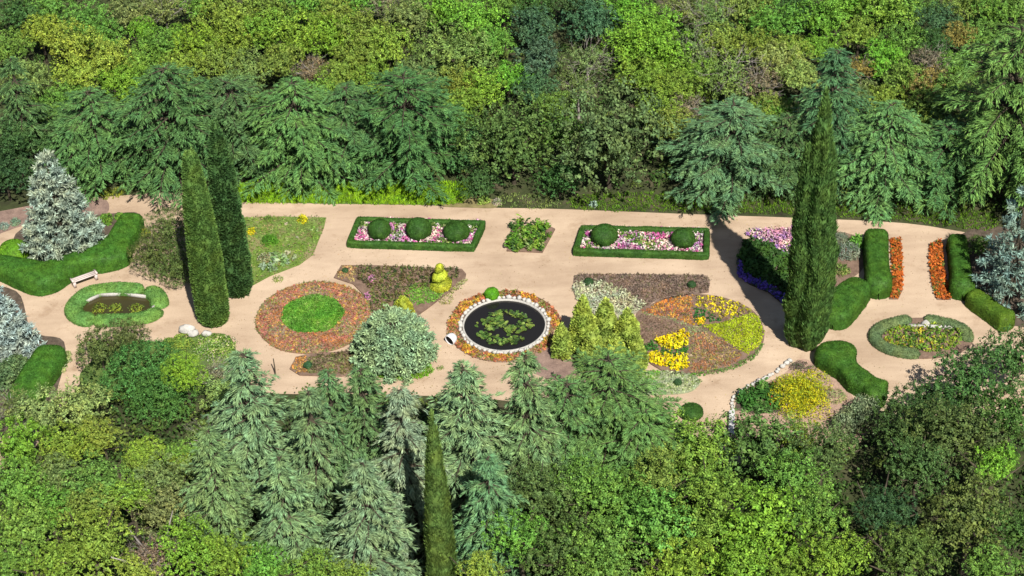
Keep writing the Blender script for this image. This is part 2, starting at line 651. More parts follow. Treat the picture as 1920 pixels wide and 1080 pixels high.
def clipped(V, F, T, leaf=0.085, dens=420, spread=0.55, fuzz=0.03, m=0):
    """clipped shrub: solid core plus a skin of small leaves"""
    mb = MB()
    mb.add(V, F, T, m)
    p, N = surf_points(V, F, dens)
    p = p + N * RNG.uniform(-0.01, fuzz, (len(p), 1))
    mb.leaf(leaves(p, N, leaf, leaf * 0.62, spread), m)
    return mb


def ball_mb(r, h=None, leaf=0.08, dens=450, seed=0, flat_bottom=0.35):
    h = h or 2 * r * 0.9
    pr = []
    for i in range(15):
        t = -math.pi / 2 * (1 - flat_bottom) + (math.pi / 2 * (2 - flat_bottom)) * i / 14 * 0.995
        pr.append((max(0.02, r * math.cos(t)), math.sin(t)))
    z0, z1 = pr[0][1], pr[-1][1]
    pr = [(a, (b - z0) / (z1 - z0) * h - 0.02) for a, b in pr]
    V, F, T = lathe(pr, 28, 0.035 * r, seed, 3.0 / max(r, .3))
    V = V + unit(V - np.array([0, 0, h / 2])) * (noise3(V, 2.5 / r, seed) * 0.03 * r)[:, None]
    return clipped(V, F, T, leaf, dens)


def catmull(pts, n=10, closed=False):
    p = [np.array(q, float) for q in pts]
    m = len(p)
    out = []
    rng = range(m if closed else m - 1)
    for i in rng:
        if closed:
            a, b, c, d = p[(i - 1) % m], p[i], p[(i + 1) % m], p[(i + 2) % m]
        else:
            a, b, c, d = p[max(i - 1, 0)], p[i], p[i + 1], p[min(i + 2, m - 1)]
        for k in range(n):
            t = k / n
            out.append(0.5 * ((2 * b) + (-a + c) * t + (2 * a - 5 * b + 4 * c - d) * t * t + (-a + 3 * b - 3 * c + d) * t ** 3))
    if not closed:
        out.append(p[-1])
    return np.array(out)


def sweep(path, widths, heights, z0=0.0, closed=False, boxy=0.55, wob=0.03, seed=1):
    """rounded-top body along a ground path (n,2); ends rounded"""
    path = np.asarray(path)
    n = len(path)
    W_ = np.interp(np.linspace(0, 1, n), np.linspace(0, 1, len(widths)), widths)
    H_ = np.interp(np.linspace(0, 1, n), np.linspace(0, 1, len(heights)), heights)
    if closed:
        d = np.roll(path, -1, 0) - np.roll(path, 1, 0)
    else:
        d = np.gradient(path, axis=0)
    d = d / (np.linalg.norm(d, axis=1, keepdims=True) + 1e-9)
    nrm = np.stack([-d[:, 1], d[:, 0]], 1)
    K = 13
    V = []
    if not closed:   # rounded ends
        s = np.concatenate([[0], np.cumsum(np.linalg.norm(np.diff(path, axis=0), axis=1))])
        e = np.minimum(s, s[-1] - s)
        k = np.clip(e / (W_ * 0.42), 0, 1)
        k = np.sqrt(np.clip(1 - (1 - k) ** 2, 0.002, 1))
    else:
        k = np.ones(n)
    for i in range(n):
        for j in range(K):
            t = math.pi * j / (K - 1)
            c, sn = math.cos(t), math.sin(t)
            cx = math.copysign(abs(c) ** boxy, c)
            cz = abs(sn) ** boxy
            off = nrm[i] * cx * W_[i] / 2 * k[i]
            V.append((path[i, 0] + off[0], path[i, 1] + off[1], z0 + cz * H_[i] * (0.35 + 0.65 * k[i])))
    V = np.array(V)
    V = V + np.stack([noise3(V, 2.3, seed), noise3(V, 2.3, seed + 4), noise3(V, 1.7, seed + 9) * (V[:, 2] > 0.05 + z0)], 1) * wob
    rows = n if closed else n - 1
    F = np.array([(i * K + j, i * K + j + 1, ((i + 1) % n) * K + j + 1, ((i + 1) % n) * K + j) for i in range(rows) for j in range(K - 1)])
    # make the normals face outwards
    a, b, c_, d_ = V[F[0, 0]], V[F[0, 1]], V[F[0, 2]], V[F[0, 3]]
    mid = F[(K - 1) // 2]
    nn = np.cross(V[mid[2]] - V[mid[0]], V[mid[3]] - V[mid[1]])
    if nn[2] < 0:
        F = F[:, ::-1]
    return V, F


def hedge(name, label, cat, pts, width, height, color, closed=False, group=None, leaf=0.085, dens=420, n=10, boxy=0.5, smooth=True, wob=0.03, root=True):
    """clipped hedge along photo points given at hedge-top height"""
    h0 = height if np.isscalar(height) else height[0]
    hs = [height] if np.isscalar(height) else list(height)
    ws = [width] if np.isscalar(width) else list(width)
    w = [P(x, y, h0 * 0.6) for x, y in pts]
    pa = [(v.x, v.y) for v in w]
    path = catmull(pa, n, closed) if smooth else resample(pa, 0.18, closed)
    V, F = sweep(path, ws, hs, 0, closed, boxy, wob, seed=len(label))
    c = np.array([path[:, 0].mean(), path[:, 1].mean(), 0])
    mb = clipped(V - c, F, None, leaf, dens)
    o = mb.obj(name, FOL, None, color)
    o.location = c
    tag(o, label, cat, group)
    return o


def resample(pa, step, closed):
    pa = [np.array(p, float) for p in pa]
    out = []
    m = len(pa)
    for i in range(m if closed else m - 1):
        a, b = pa[i], pa[(i + 1) % m]
        k = max(2, int(np.linalg.norm(b - a) / step))
        for j in range(k):
            out.append(a + (b - a) * j / k)
    if not closed:
        out.append(pa[-1])
    return np.array(out)


def ballbush(name, label, x, y, rpx, color, hfac=1.5, group=None, leaf=0.08, dens=450, cat='shrub', base=False):
    """ball whose visual centre is at pixel x, y"""
    r = rpx / ppm(x, y, 0)
    h = hfac * r
    g = P(x, y, 0 if base else h * 0.5)
    mb = ball_mb(r, h, leaf, dens, seed=x)
    o = mb.obj(name, FOL, None, color)
    o.location = (g.x, g.y, 0)
    return tag(o, label, cat, group)


# ------------------------------------------------------------------ flat sheets and planting
def inside(px, py, poly):
    n = len(poly)
    c = np.zeros(len(px), bool)
    j = n - 1
    for i in range(n):
        xi, yi = poly[i]
        xj, yj = poly[j]
        hit = ((yi > py) != (yj > py)) & (px < (xj - xi) * (py - yi) / (yj - yi + 1e-12) + xi)
        c ^= hit
        j = i
    return c


def world_poly(pts, smooth=False, n=6, z=0.0):
    w = [P(x, y, z) for x, y in pts]
    w = [(v.x, v.y) for v in w]
    return [tuple(v) for v in catmull(w, n, True)] if smooth else w


def circle_poly(cx, cy, r, n=64, r2=None, wob=0.0):
    c = P(cx, cy)
    return [(c.x + (r + wob * math.sin(7 * t + cx)) * math.cos(t), c.y + ((r2 or r) + wob * math.sin(5 * t)) * math.sin(t)) for t in [2 * math.pi * i / n for i in range(n)]]


def sheet(name, poly, z, mat, parent=None, thick=0.0, origin=None):
    """flat polygon at height z (triangulated), optional skirt down"""
    import bmesh
    bm = bmesh.new()
    ox, oy = origin or (0, 0)
    vs = [bm.verts.new((x - ox, y - oy, z)) for x, y in poly]
    f = bm.faces.new(vs)
    if f.normal.z < 0 or f.calc_area() and (f.normal_update() or f.normal.z < 0):
        f.normal_flip()
    if thick:
        lo = [bm.verts.new((x - ox, y - oy, z - thick)) for x, y in poly]
        k = len(vs)
        for i in range(k):
            bm.faces.new((vs[i], lo[i], lo[(i + 1) % k], vs[(i + 1) % k]))
        bmesh.ops.recalc_face_normals(bm, faces=bm.faces[:])
    bmesh.ops.triangulate(bm, faces=[x for x in bm.faces if len(x.verts) > 4])
    me = bpy.data.meshes.new(name)
    bm.to_mesh(me)
    bm.free()
    me.materials.append(mat)
    return link(name, me, parent)


def scatter(poly, spacing, jitter=0.5, holes=()):
    xs = [p[0] for p in poly]; ys = [p[1] for p in poly]
    gx = np.arange(min(xs), max(xs), spacing)
    gy = np.arange(min(ys), max(ys), spacing * 0.87)
    X, Y = np.meshgrid(gx, gy)
    X[1::2] += spacing / 2
    X = X.ravel() + RNG.uniform(-jitter, jitter, X.size) * spacing
    Y = Y.ravel() + RNG.uniform(-jitter, jitter, Y.size) * spacing
    k = inside(X, Y, poly)
    for h in holes:
        k &= ~inside(X, Y, h)
    return np.stack([X[k], Y[k]], 1)


def tufts(pts, z, size, h, nl, cols, weights, origin, leafw=0.5, spread=0.8, patch=None, mb=None, m0=0, up=0.5):
    """low plants: each a rosette of nl leaves; material chosen per plant"""
    n = len(pts)
    if n == 0:
        return mb or MB()
    mb = mb or MB()
    w = np.array(weights, float)
    w /= w.sum()
    if patch is not None:
        nz = noise3(np.column_stack([pts, np.zeros(n)]), patch, 3.1)
        order = np.clip((nz + 1) / 2 + RNG.normal(size=n) * 0.16, 0, 0.999)
        idx = np.searchsorted(np.cumsum(w), order * 0.999)
        idx = np.clip(idx, 0, len(w) - 1)
    else:
        idx = RNG.choice(len(w), n, p=w)
    s = RNG.uniform(0.7, 1.3, n)
    C = np.column_stack([pts[:, 0] - origin[0], pts[:, 1] - origin[1], np.full(n, z)])
    LP = np.repeat(C, nl, axis=0)
    S = np.repeat(s, nl)[:, None]
    d = rnd(n * nl)
    d[:, 2] = np.abs(d[:, 2])
    off = d * RNG.uniform(0.2, 1, (n * nl, 1)) * np.array([size, size, h]) * S
    V = leaves(LP + off + np.array([0, 0, h * 0.1]), d * np.array([1, 1, 1.0]) + np.array([0, 0, up]), size * 0.9 * S[:, 0], size * leafw * S[:, 0], spread)
    mb.leaf(V, np.repeat(idx, nl) + m0)
    return mb


def bed(name, label, cat, poly, soil, z=0.05, group=None):
    cx = sum(p[0] for p in poly) / len(poly)
    cy = sum(p[1] for p in poly) / len(poly)
    e = empty(name, (cx, cy, 0))
    tag(e, label, cat, group)
    sheet('soil', poly, z, soil, e, 0.09, (cx, cy))
    return e, (cx, cy)


def planting(e, c, part, poly, spacing, size, h, nl, cols, weights, holes=(), z=0.05, patch=None, leafw=0.55, spread=0.8, transl=0.15, stuff=True, var=0.32, up=0.5, jitter=0.5):
    mats = [leaf_mat(cc, name=part, var=var, transl=transl, warm=0.12) for cc in cols]
    pts = scatter(poly, spacing, jitter, holes)
    if size < 0.12:
        size *= 1.38
    if len(pts) == 0:
        return None
    mb = tufts(pts, z, size, h, nl, cols, weights, c, leafw, spread, patch, up=up)
    o = mb.obj(part, mats, e)
    if stuff:
        o['kind'] = 'stuff'
    return o


# colours (albedo)
C = dict(
    lime=(0.205, 0.345, 0.045), green=(0.16, 0.31, 0.06), bright=(0.18, 0.39, 0.05), dark=(0.065, 0.145, 0.045), deep=(0.045, 0.10, 0.04),
    olive=(0.21, 0.32, 0.06), yellow=(0.28, 0.37, 0.06), greyolive=(0.19, 0.27, 0.09), pale=(0.28, 0.39, 0.13), teal=(0.08, 0.175, 0.09),
    mauve=(0.24, 0.22, 0.15), rust=(0.30, 0.24, 0.07), cedar=(0.10, 0.225, 0.08), cedarpale=(0.155, 0.30, 0.135), cedarblue=(0.21, 0.33, 0.175),
    spruce=(0.36, 0.45, 0.40), hedge=(0.052, 0.132, 0.02), box=(0.045, 0.115, 0.022), boxbright=(0.11, 0.34, 0.02), cyp=(0.13, 0.25, 0.07), cypdark=(0.09, 0.19, 0.065),
    gold=(0.46, 0.53, 0.10), brownc=(0.12, 0.18, 0.05), dusty=(0.30, 0.45, 0.28), holm=(0.105, 0.185, 0.06),
)

# ================================================================== SETTING
fg = ground_mat('forest_floor', (0.035, 0.035, 0.018), (0.10, 0.085, 0.05), scale=0.6, c3=(0.055, 0.07, 0.025), fine=8)
gnd = sheet('ground', [(-420, -160), (420, -160), (420, 900), (-420, 900)], -0.06, fg)
tag(gnd, kind='structure')
sand = path_mat()
PATH = [(-140, 440), (0, 398), (60, 385), (130, 372), (200, 368), (340, 360), (460, 376), (600, 379), (700, 381), (800, 384), (870, 388), (1000, 390), (1100, 393),
        (1300, 401), (1500, 408), (1700, 418), (1850, 440), (2060, 455), (2060, 780), (1720, 780), (1500, 870), (1340, 860), (1240, 795), (960, 752), (820, 742), (620, 738),
        (500, 735), (440, 705), (300, 690), (170, 695), (140, 740), (90, 790), (40, 860), (-140, 880)]
PATH_W = world_poly(PATH, True, 4)
pth = sheet('path', PATH_W, -0.03, sand)
tag(pth, kind='structure')

# soil and lawn patches laid on the sand (structure / stuff)
mauve_soil = ground_mat('mauve_soil', (0.20, 0.135, 0.11), (0.34, 0.235, 0.185), scale=1.5, fine=14)
dark_soil = ground_mat('dark_soil', (0.075, 0.058, 0.042), (0.15, 0.115, 0.085), scale=2.5, fine=14)
brown_soil = ground_mat('brown_soil', (0.16, 0.105, 0.075), (0.27, 0.18, 0.13), scale=2.0, fine=14)
green_soil = ground_mat('lawn_ground', (0.06, 0.12, 0.025), (0.14, 0.20, 0.05), scale=1.4, fine=14)
pink_soil = ground_mat('pink_soil', (0.34, 0.23, 0.17), (0.50, 0.34, 0.25), scale=1.8, fine=14)


def patch_sheet(name, pts, mat, z, kind='structure', smooth=True):
    o = sheet(name, world_poly(pts, smooth, 5), z, mat)
    tag(o, kind=kind)
    return o


patch_sheet('bare_soil', [(-100, 420), (40, 388), (130, 372), (195, 372), (200, 400), (150, 420), (60, 418), (-100, 470)], mauve_soil, -0.022)
patch_sheet('bare_soil', [(1375, 840), (1382, 760), (1470, 700), (1500, 672), (1540, 690), (1600, 745), (1600, 840)], pink_soil, -0.022)
patch_sheet('bare_soil', [(1412, 436), (1500, 434), (1600, 440), (1620, 500), (1560, 540), (1500, 570), (1410, 510)], brown_soil, -0.022)
patch_sheet('bare_soil', [(300, 640), (420, 625), (445, 680), (440, 735), (200, 735), (150, 700), (230, 640)], green_soil, -0.022)
patch_sheet('bare_soil', [(1000, 640), (1075, 665), (1090, 700), (1030, 710), (980, 680)], mauve_soil, -0.018)
patch_sheet('bare_soil', [(30, 500), (45, 425), (235, 398), (250, 410), (205, 465), (110, 500)], dark_soil, -0.014)
patch_sheet('bare_soil', [(1800, 440), (1930, 440), (2050, 600), (1900, 610), (1810, 550)], dark_soil, -0.022)
patch_sheet('bare_soil', [(-60, 560), (30, 545), (60, 620), (120, 640), (110, 720), (80, 760), (-60, 830)], dark_soil, -0.022)


def grass(label_unused, pts, color, spacing=0.16, h=0.16, size=0.10, smooth=True, holes=()):
    poly = world_poly(pts, smooth, 5)
    q = scatter(poly, spacing, 0.6)
    cx, cy = q.mean(0)
    n = len(q)
    k = 6
    base = np.repeat(np.column_stack([q[:, 0] - cx, q[:, 1] - cy, np.full(n, -0.03)]), k, axis=0) + np.column_stack([RNG.uniform(-.1, .1, (n * k, 2)), np.zeros(n * k)])
    D = unit(RNG.normal(size=(n * k, 3)) * 0.4 + np.array([0, 0, 1]))
    mb = MB()
    mb.leaf(blades(base, D, unit(rnd(n * k) + np.array([0, -0.4, 0.5])), h * RNG.uniform(0.6, 1.4, n * k), 0.05))
    o = mb.obj('grass', leaf_mat(color, 'grass', 0.35, transl=0.3), None)
    o.location = (cx, cy, 0)
    tag(o, kind='stuff')
    return o


# verge north of the long path
VERGE = [(440, 378), (440, 345), (700, 340), (880, 345), (872, 376), (830, 384), (640, 382)]
patch_sheet('verge', VERGE, green_soil, -0.018, smooth=False)
grass('', VERGE, (0.30, 0.55, 0.03), 0.14, 0.22)
V2 = [(935, 388), (935, 366), (1010, 362), (1050, 376), (1040, 391)]
grass('', V2, (0.26, 0.36, 0.12), 0.26, 0.16)
V3 = [(1090, 394), (1090, 365), (1300, 362), (1500, 370), (1720, 380), (1860, 400), (1850, 432), (1700, 414), (1500, 404), (1300, 397)]
grass('', V3, (0.15, 0.30, 0.03), 0.22, 0.18)
patch_sheet('bare_soil', [(828, 386), (840, 372), (880, 366), (925, 374), (930, 389), (880, 389)], ground_mat('dry_turf', (0.16, 0.14, 0.06), (0.30, 0.25, 0.11), scale=2), -0.012)
grass('', [(178, 362), (200, 356), (235, 350), (232, 368), (195, 374)], (0.30, 0.36, 0.05), 0.2, 0.2)

# ================================================================== GARDEN BEDS
LL = {}


def little_ball(x, y, rpx, label, group='small clipped balls set in the beds', color=None, hfac=1.6):
    return ballbush('clipped_ball', label, x, y, rpx, color or C['deep'], hfac, group, leaf=0.06, dens=900)


# --- rectangular flower beds with box edging
def edged_bed(corners, lab_bed, lab_hedge, balls, seedcol):
    poly = world_poly(corners)
    e, c = bed('flower_bed', lab_bed, 'flower bed', poly, dark_soil)
    planting(e, c, 'petunias', poly, 0.15, 0.13, 0.20, 6, [(0.74, 0.38, 0.60), (0.62, 0.13, 0.42), (0.80, 0.68, 0.72), (0.50, 0.22, 0.50), (0.12, 0.24, 0.05), (0.34, 0.4, 0.15)],
             [5, 3.2, 5, 2, 3.2, 1], z=0.12, patch=1.6, var=0.2, leafw=0.8)
    planting(e, c, 'petunia_leaves', poly, 0.15, 0.12, 0.14, 4, [(0.10, 0.2, 0.04)], [1], z=0.04)
    hedge('low_box_hedge', lab_hedge, 'hedge', [tuple(p) for p in corners], 0.36, 0.42, C['box'], closed=True, group='low box hedges framing the long flower beds', leaf=0.07, dens=700, smooth=False, boxy=0.4)
    for x, y, r, lab, hf in balls:
        ballbush('box_ball', lab, x, y, r, C['box'], hf, 'large clipped balls in the long flower beds', leaf=0.075, dens=650)


edged_bed([(673, 412), (906, 419), (886, 463), (655, 456)], 'long bed of pink and white petunias with three large balls', 'low dark box hedge framing the bed with three balls',
          [(711, 429, 21, 'narrow round box ball, leftmost of three in the pink bed', 1.75), (785, 428, 24, 'large round box ball, middle of three in the pink bed', 1.6),
           (856, 432, 24.5, 'squat flattened box ball, rightmost of three in the pink bed', 1.3)], 1)
edged_bed([(1093, 428), (1326, 433), (1324, 478), (1079, 471)], 'long bed of pink and magenta petunias with only two balls', 'low dark box hedge framing the bed with two balls',
          [(1133, 439, 25, 'larger round box ball of the two-ball petunia bed', 1.45), (1281, 446, 22, 'smaller box ball near the cypress shadow in the two-ball bed', 1.6)], 2)

# --- small shrubby bed between the two long beds
poly = world_poly([(962, 424), (1030, 424), (1041, 430), (1017, 474), (950, 471)])
e, c = bed('shrub_bed', 'small square bed of leafy green shrubs between the two petunia beds', 'flower bed', poly, brown_soil)
planting(e, c, 'shrubs', world_poly([(960, 423), (1027, 423), (1034, 440), (1014, 472), (952, 471)]), 0.36, 0.26, 0.65, 34, [(0.11, 0.25, 0.03), (0.20, 0.33, 0.05), (0.05, 0.12, 0.03), (0.33, 0.40, 0.16)], [4, 3, 2, 1.4], stuff=True, leafw=0.4)

# --- meadow bed at left
MEAD = [(452, 408), (520, 406), (611, 408), (608, 425), (586, 478), (562, 496), (505, 518), (470, 537), (448, 560), (440, 470)]
poly = world_poly(MEAD)
e, c = bed('meadow_bed', 'loose grassy bed with tufts and yellow flowers beside the leafy cypress', 'flower bed', poly, ground_mat('meadow_soil', (0.12, 0.18, 0.04), (0.30, 0.24, 0.13), scale=0.7, c3=(0.16, 0.24, 0.05), fine=12), z=0.02)
planting(e, c, 'turf', poly, 0.19, 0.10, 0.14, 5, [(0.15, 0.30, 0.04), (0.22, 0.35, 0.06), (0.32, 0.27, 0.14), (0.26, 0.36, 0.10)], [4, 4, 2.5, 2], z=0.02, patch=0.5, leafw=0.35)
planting(e, c, 'silvery_clumps', world_poly([(490, 480), (535, 472), (560, 485), (515, 510), (490, 512)]), 0.42, 0.26, 0.3, 22, [(0.34, 0.44, 0.30), (0.22, 0.36, 0.14), (0.5, 0.5, 0.4)], [4, 3, 1], z=0.03)
planting(e, c, 'pale_flowers', world_poly([(480, 420), (600, 415), (590, 460), (480, 470)]), 0.75, 0.15, 0.2, 14, [(0.30, 0.40, 0.16), (0.5, 0.45, 0.35), (0.2, 0.34, 0.06)], [4, 1, 4], z=0.03)


def clump(name, label, cat, x, y, r, h, cols, w, n=40, size=0.12, leafw=0.4, group=None, spread=0.9, up=0.5, lift=0.0, var=0.45):
    """one free-standing leafy plant"""
    g = P(x, y)
    d = rnd(n * 5)
    d = d[d[:, 2] > -0.1]
    rr = RNG.uniform(0.55, 1.0, (len(d), 1)) ** 0.6
    p = d * rr * np.array([r, r, h]) + np.array([0, 0, lift])
    p[:, 2] = np.maximum(p[:, 2], 0.02)
    mb = MB()
    idx = RNG.choice(len(cols), len(p) * 3, p=np.array(w, float) / sum(w))
    LP = np.repeat(p, 3, axis=0) + rnd(len(p) * 3) * size * 0.7
    mb.leaf(leaves(LP, np.repeat(d, 3, axis=0) + np.array([0, 0, up]), size, size * leafw, spread), idx)
    o = mb.obj(name, [leaf_mat(c_, name, var, transl=0.2) for c_ in cols])
    o.location = (g.x, g.y, 0)
    return tag(o, label, cat, group)


clump('flowering_plant', 'bright yellow flowering clump at the top corner of the grassy bed', 'plant', 568, 416, 0.32, 0.55, [(0.75, 0.68, 0.03), (0.3, 0.42, 0.04)], [5, 2], 60, 0.12, 0.5)
clump('flowering_plant', 'yellow flowers close against the leafy cypress', 'plant', 472, 437, 0.25, 0.4, [(0.85, 0.68, 0.02), (0.3, 0.42, 0.04)], [5, 2], 40, 0.11, 0.5)
clump('grass_clump', 'spiky green clump in the middle of the grassy bed', 'plant', 506, 455, 0.55, 0.5, [(0.10, 0.30, 0.03), (0.16, 0.36, 0.05)], [3, 2], 110, 0.2, 0.2)
clump('leafy_plant', 'small round green plant on the upper edge of the grassy bed', 'plant', 503, 413, 0.3, 0.35, [(0.16, 0.30, 0.05), (0.25, 0.3, 0.1)], [3, 2], 40, 0.1)
clump('pale_plant', 'greyish white leaved plant low in the grassy bed', 'plant', 497, 487, 0.5, 0.4, [(0.42, 0.45, 0.30), (0.25, 0.32, 0.14), (0.34, 0.25, 0.16)], [3, 2, 2], 70, 0.13)
clump('grass_clump', 'green grass tuft on the sand below the grassy bed', 'plant', 521, 524, 0.35, 0.12, [(0.26, 0.36, 0.08)], [1], 26, 0.12, 0.25)

# --- carpet bed: large ring with a lawn disc
cpx = (588, 595)
RC = 108 / ppm(*cpx)
ringp = circle_poly(*cpx, RC, 72, wob=0.03)
inner = circle_poly(586, 590, 58 / ppm(*cpx), 48, wob=0.05)
e, c = bed('carpet_bed', 'round rust and pink carpet bed with a green disc in its middle', 'flower bed', ringp, ground_mat('carpet_soil', (0.25, 0.16, 0.10), (0.38, 0.20, 0.14), scale=1.2, fine=16))
RUST = [(0.50, 0.20, 0.085), (0.42, 0.24, 0.12), (0.46, 0.17, 0.14), (0.55, 0.36, 0.10), (0.24, 0.26, 0.09), (0.36, 0.28, 0.20)]
planting(e, c, 'carpet_plants', ringp, 0.14, 0.085, 0.09, 6, RUST, [4, 3, 3.4, 1.6, 1.7, 2], holes=[inner], patch=1.3, leafw=0.7)
sheet('lawn', inner, 0.056, plain_mat('lawn_disc', (0.10, 0.28, 0.03), 0.9, 0.3), e, 0, c)
planting(e, c, 'grass_disc', inner, 0.11, 0.10, 0.12, 8, [(0.10, 0.30, 0.035), (0.15, 0.34, 0.05), (0.24, 0.36, 0.10)], [5, 4, 1], patch=1.2, leafw=0.35)
edge_in = circle_poly(*cpx, RC - 0.10, 72)
planting(e, c, 'green_edging', circle_poly(*cpx, RC + 0.05, 72, wob=0.03), 0.15, 0.07, 0.08, 5, [(0.24, 0.30, 0.10)], [1], holes=[edge_in])

# --- brown bed above it
poly = world_poly([(626, 521), (640, 498), (700, 498), (866, 505), (874, 514), (872, 524), (842, 548), (800, 580), (775, 597), (725, 612), (698, 590), (688, 560), (662, 533)])
e, c = bed('mixed_bed', 'wedge bed of dark brown and olive plants below the three-ball bed', 'flower bed', poly, brown_soil)
planting(e, c, 'dark_plants', world_poly([(668, 500), (858, 505), (866, 518), (830, 540), (780, 545), (740, 560), (700, 548), (668, 524)]), 0.2, 0.13, 0.25, 11, [(0.12, 0.10, 0.05), (0.17, 0.20, 0.06), (0.24, 0.17, 0.12), (0.07, 0.11, 0.04)], [4, 3, 2.5, 2])
planting(e, c, 'peach_plants', world_poly([(630, 520), (643, 500), (668, 500), (664, 528)]), 0.15, 0.1, 0.1, 7, [(0.5, 0.28, 0.14), (0.45, 0.36, 0.16), (0.3, 0.2, 0.1)], [3, 2, 1])
planting(e, c, 'mauve_plants', world_poly([(692, 545), (735, 555), (770, 555), (760, 600), (722, 610), (698, 585)]), 0.22, 0.14, 0.28, 11, [(0.22, 0.17, 0.08), (0.16, 0.25, 0.05), (0.33, 0.22, 0.16), (0.09, 0.11, 0.04)], [3, 3, 2, 2])
planting(e, c, 'green_patch', world_poly([(757, 552), (775, 534), (805, 530), (825, 540), (835, 550), (815, 566), (785, 573), (762, 565)]), 0.13, 0.08, 0.12, 8, [(0.14, 0.34, 0.05), (0.22, 0.42, 0.08)], [3, 2])
planting(e, c, 'pale_edging', world_poly([(838, 548), (872, 520), (880, 526), (846, 556)]), 0.14, 0.08, 0.08, 5, [(0.45, 0.42, 0.25), (0.3, 0.36, 0.1)], [2, 2])
for (x, y, l) in ((697, 527, 'upper'), (690, 560, 'lower')):
    clump('pink_flowers', f'{l} of two magenta flower clumps beside the round rust bed', 'flower', x, y, 0.30 if l == 'upper' else 0.2, 0.45, [(0.62, 0.25, 0.52), (0.16, 0.22, 0.07)], [5, 2], 42, 0.11, 0.7)
little_ball(647, 507, 6, 'tiny dark clipped ball in the peach corner of the brown bed')

# spiral topiary
g = P(826, 540)
e = empty('spiral_topiary', (g.x, g.y, 0))
tag(e, 'golden spiral clipped topiary standing in the brown wedge bed', 'topiary')
MB().tube([(0, 0, 0), (0, 0, 1.7)], [0.05, 0.03], 6).obj('stem', BARK, e)
mb = MB()
for k in range(3):
    r = (0.66, 0.46, 0.25)[k]
    z = (0.02, 0.78, 1.34)[k]
    hh = (0.62, 0.46, 0.5)[k]
    V, F, T = lathe([(0.05, 0), (r, 0.10 * hh), (r * 1.02, 0.45 * hh), (r * 0.75, 0.82 * hh), (r * 0.3, hh)], 22, 0.03, k)
    V[:, 2] += z + V[:, 0] * 0.22
    q = clipped(V, F, T, 0.07, 800)
    mb.add(np.concatenate(q.V), np.concatenate(q.Q), np.concatenate(q.T))
mb.obj('crown', FOL, e, (0.45, 0.50, 0.05))

# --- bottom brown bed
poly = world_poly([(543, 692), (555, 670), (580, 664), (640, 660), (672, 655), (690, 700), (640, 706), (562, 704)])
e, c = bed('brown_bed', 'small brown bed with an orange end below the round rust bed', 'flower bed', poly, brown_soil)
planting(e, c, 'brown_plants', world_poly([(576, 672), (640, 662), (670, 657), (688, 698), (640, 703), (578, 701)]), 0.17, 0.11, 0.16, 8, [(0.16, 0.15, 0.07), (0.22, 0.17, 0.11), (0.2, 0.24, 0.09)], [4, 3, 2])
planting(e, c, 'orange_plants', world_poly([(546, 690), (557, 672), (574, 668), (576, 701), (562, 702)]), 0.14, 0.09, 0.1, 7, [(0.55, 0.30, 0.10), (0.5, 0.22, 0.08), (0.4, 0.35, 0.1)], [3, 2, 1])
little_ball(577, 684, 8, 'tiny blue-green ball at the orange end of the brown bed', color=(0.05, 0.13, 0.06))

# --- lawn crescent under the dusty round conifer
grass('', [(665, 690), (700, 706), (760, 712), (800, 706), (812, 692), (800, 680), (760, 690), (700, 685)], (0.20, 0.46, 0.03), 0.13, 0.2)

# --- clumps on the sand between bed and pond
for i, (x, y, r) in enumerate(((838, 556, 0.35), (828, 566, 0.25), (868, 532, 0.3), (852, 547, 0.2))):
    pass
clump('grass_clump', 'thin weedy patch on the sand between spiral topiary and pond', 'plant', 836, 562, 0.5, 0.10, [(0.28, 0.36, 0.10), (0.4, 0.35, 0.15)], [3, 2], 36, 0.10, 0.3)
clump('grass_clump', 'thin weedy patch on the sand below the dusty round conifer', 'plant', 826, 690, 0.22, 0.07, [(0.22, 0.32, 0.08)], [1], 14, 0.1, 0.3)

# --- central pond
pc = P(946, 611)
s = ppm(946, 611)
e = empty('lily_pond', (pc.x, pc.y, 0))
tag(e, 'round dark lily pond ringed by white stones and orange flowers', 'pond')
wm, n_, L_, b_ = new_mat('dark_water')
b_.inputs['Base Color'].default_value = (0.012, 0.011, 0.010, 1)
b_.inputs['Roughness'].default_value = 0.08
b_.inputs['Specular IOR Level'].default_value = 0.35
nn_ = n_.new('ShaderNodeTexNoise'); nn_.inputs['Scale'].default_value = 9
bp_ = n_.new('ShaderNodeBump'); bp_.inputs['Strength'].default_value = 0.06
L_.new(nn_.outputs['Fac'], bp_.inputs['Height']); L_.new(bp_.outputs[0], b_.inputs['Normal'])
RW = 76 / s
concrete = plain_mat('pale_concrete', (0.52, 0.50, 0.45), 0.9)


def annulus(name, r0, r1, z0, z1, mat, parent, k=64):
    V, Q = [], []
    for r, z in ((r0, z0), (r0, z1), (r1, z1), (r1, z0)):
        for j in range(k):
            t = 2 * math.pi * j / k
            V.append((r * math.cos(t), r * math.sin(t), z))
    for q in range(3):
        for j in range(k):
            Q.append((q * k + (j + 1) % k, q * k + j, (q + 1) * k + j, (q + 1) * k + (j + 1) % k))
    return MB().add(V, np.array(Q)).obj(name, mat, parent)


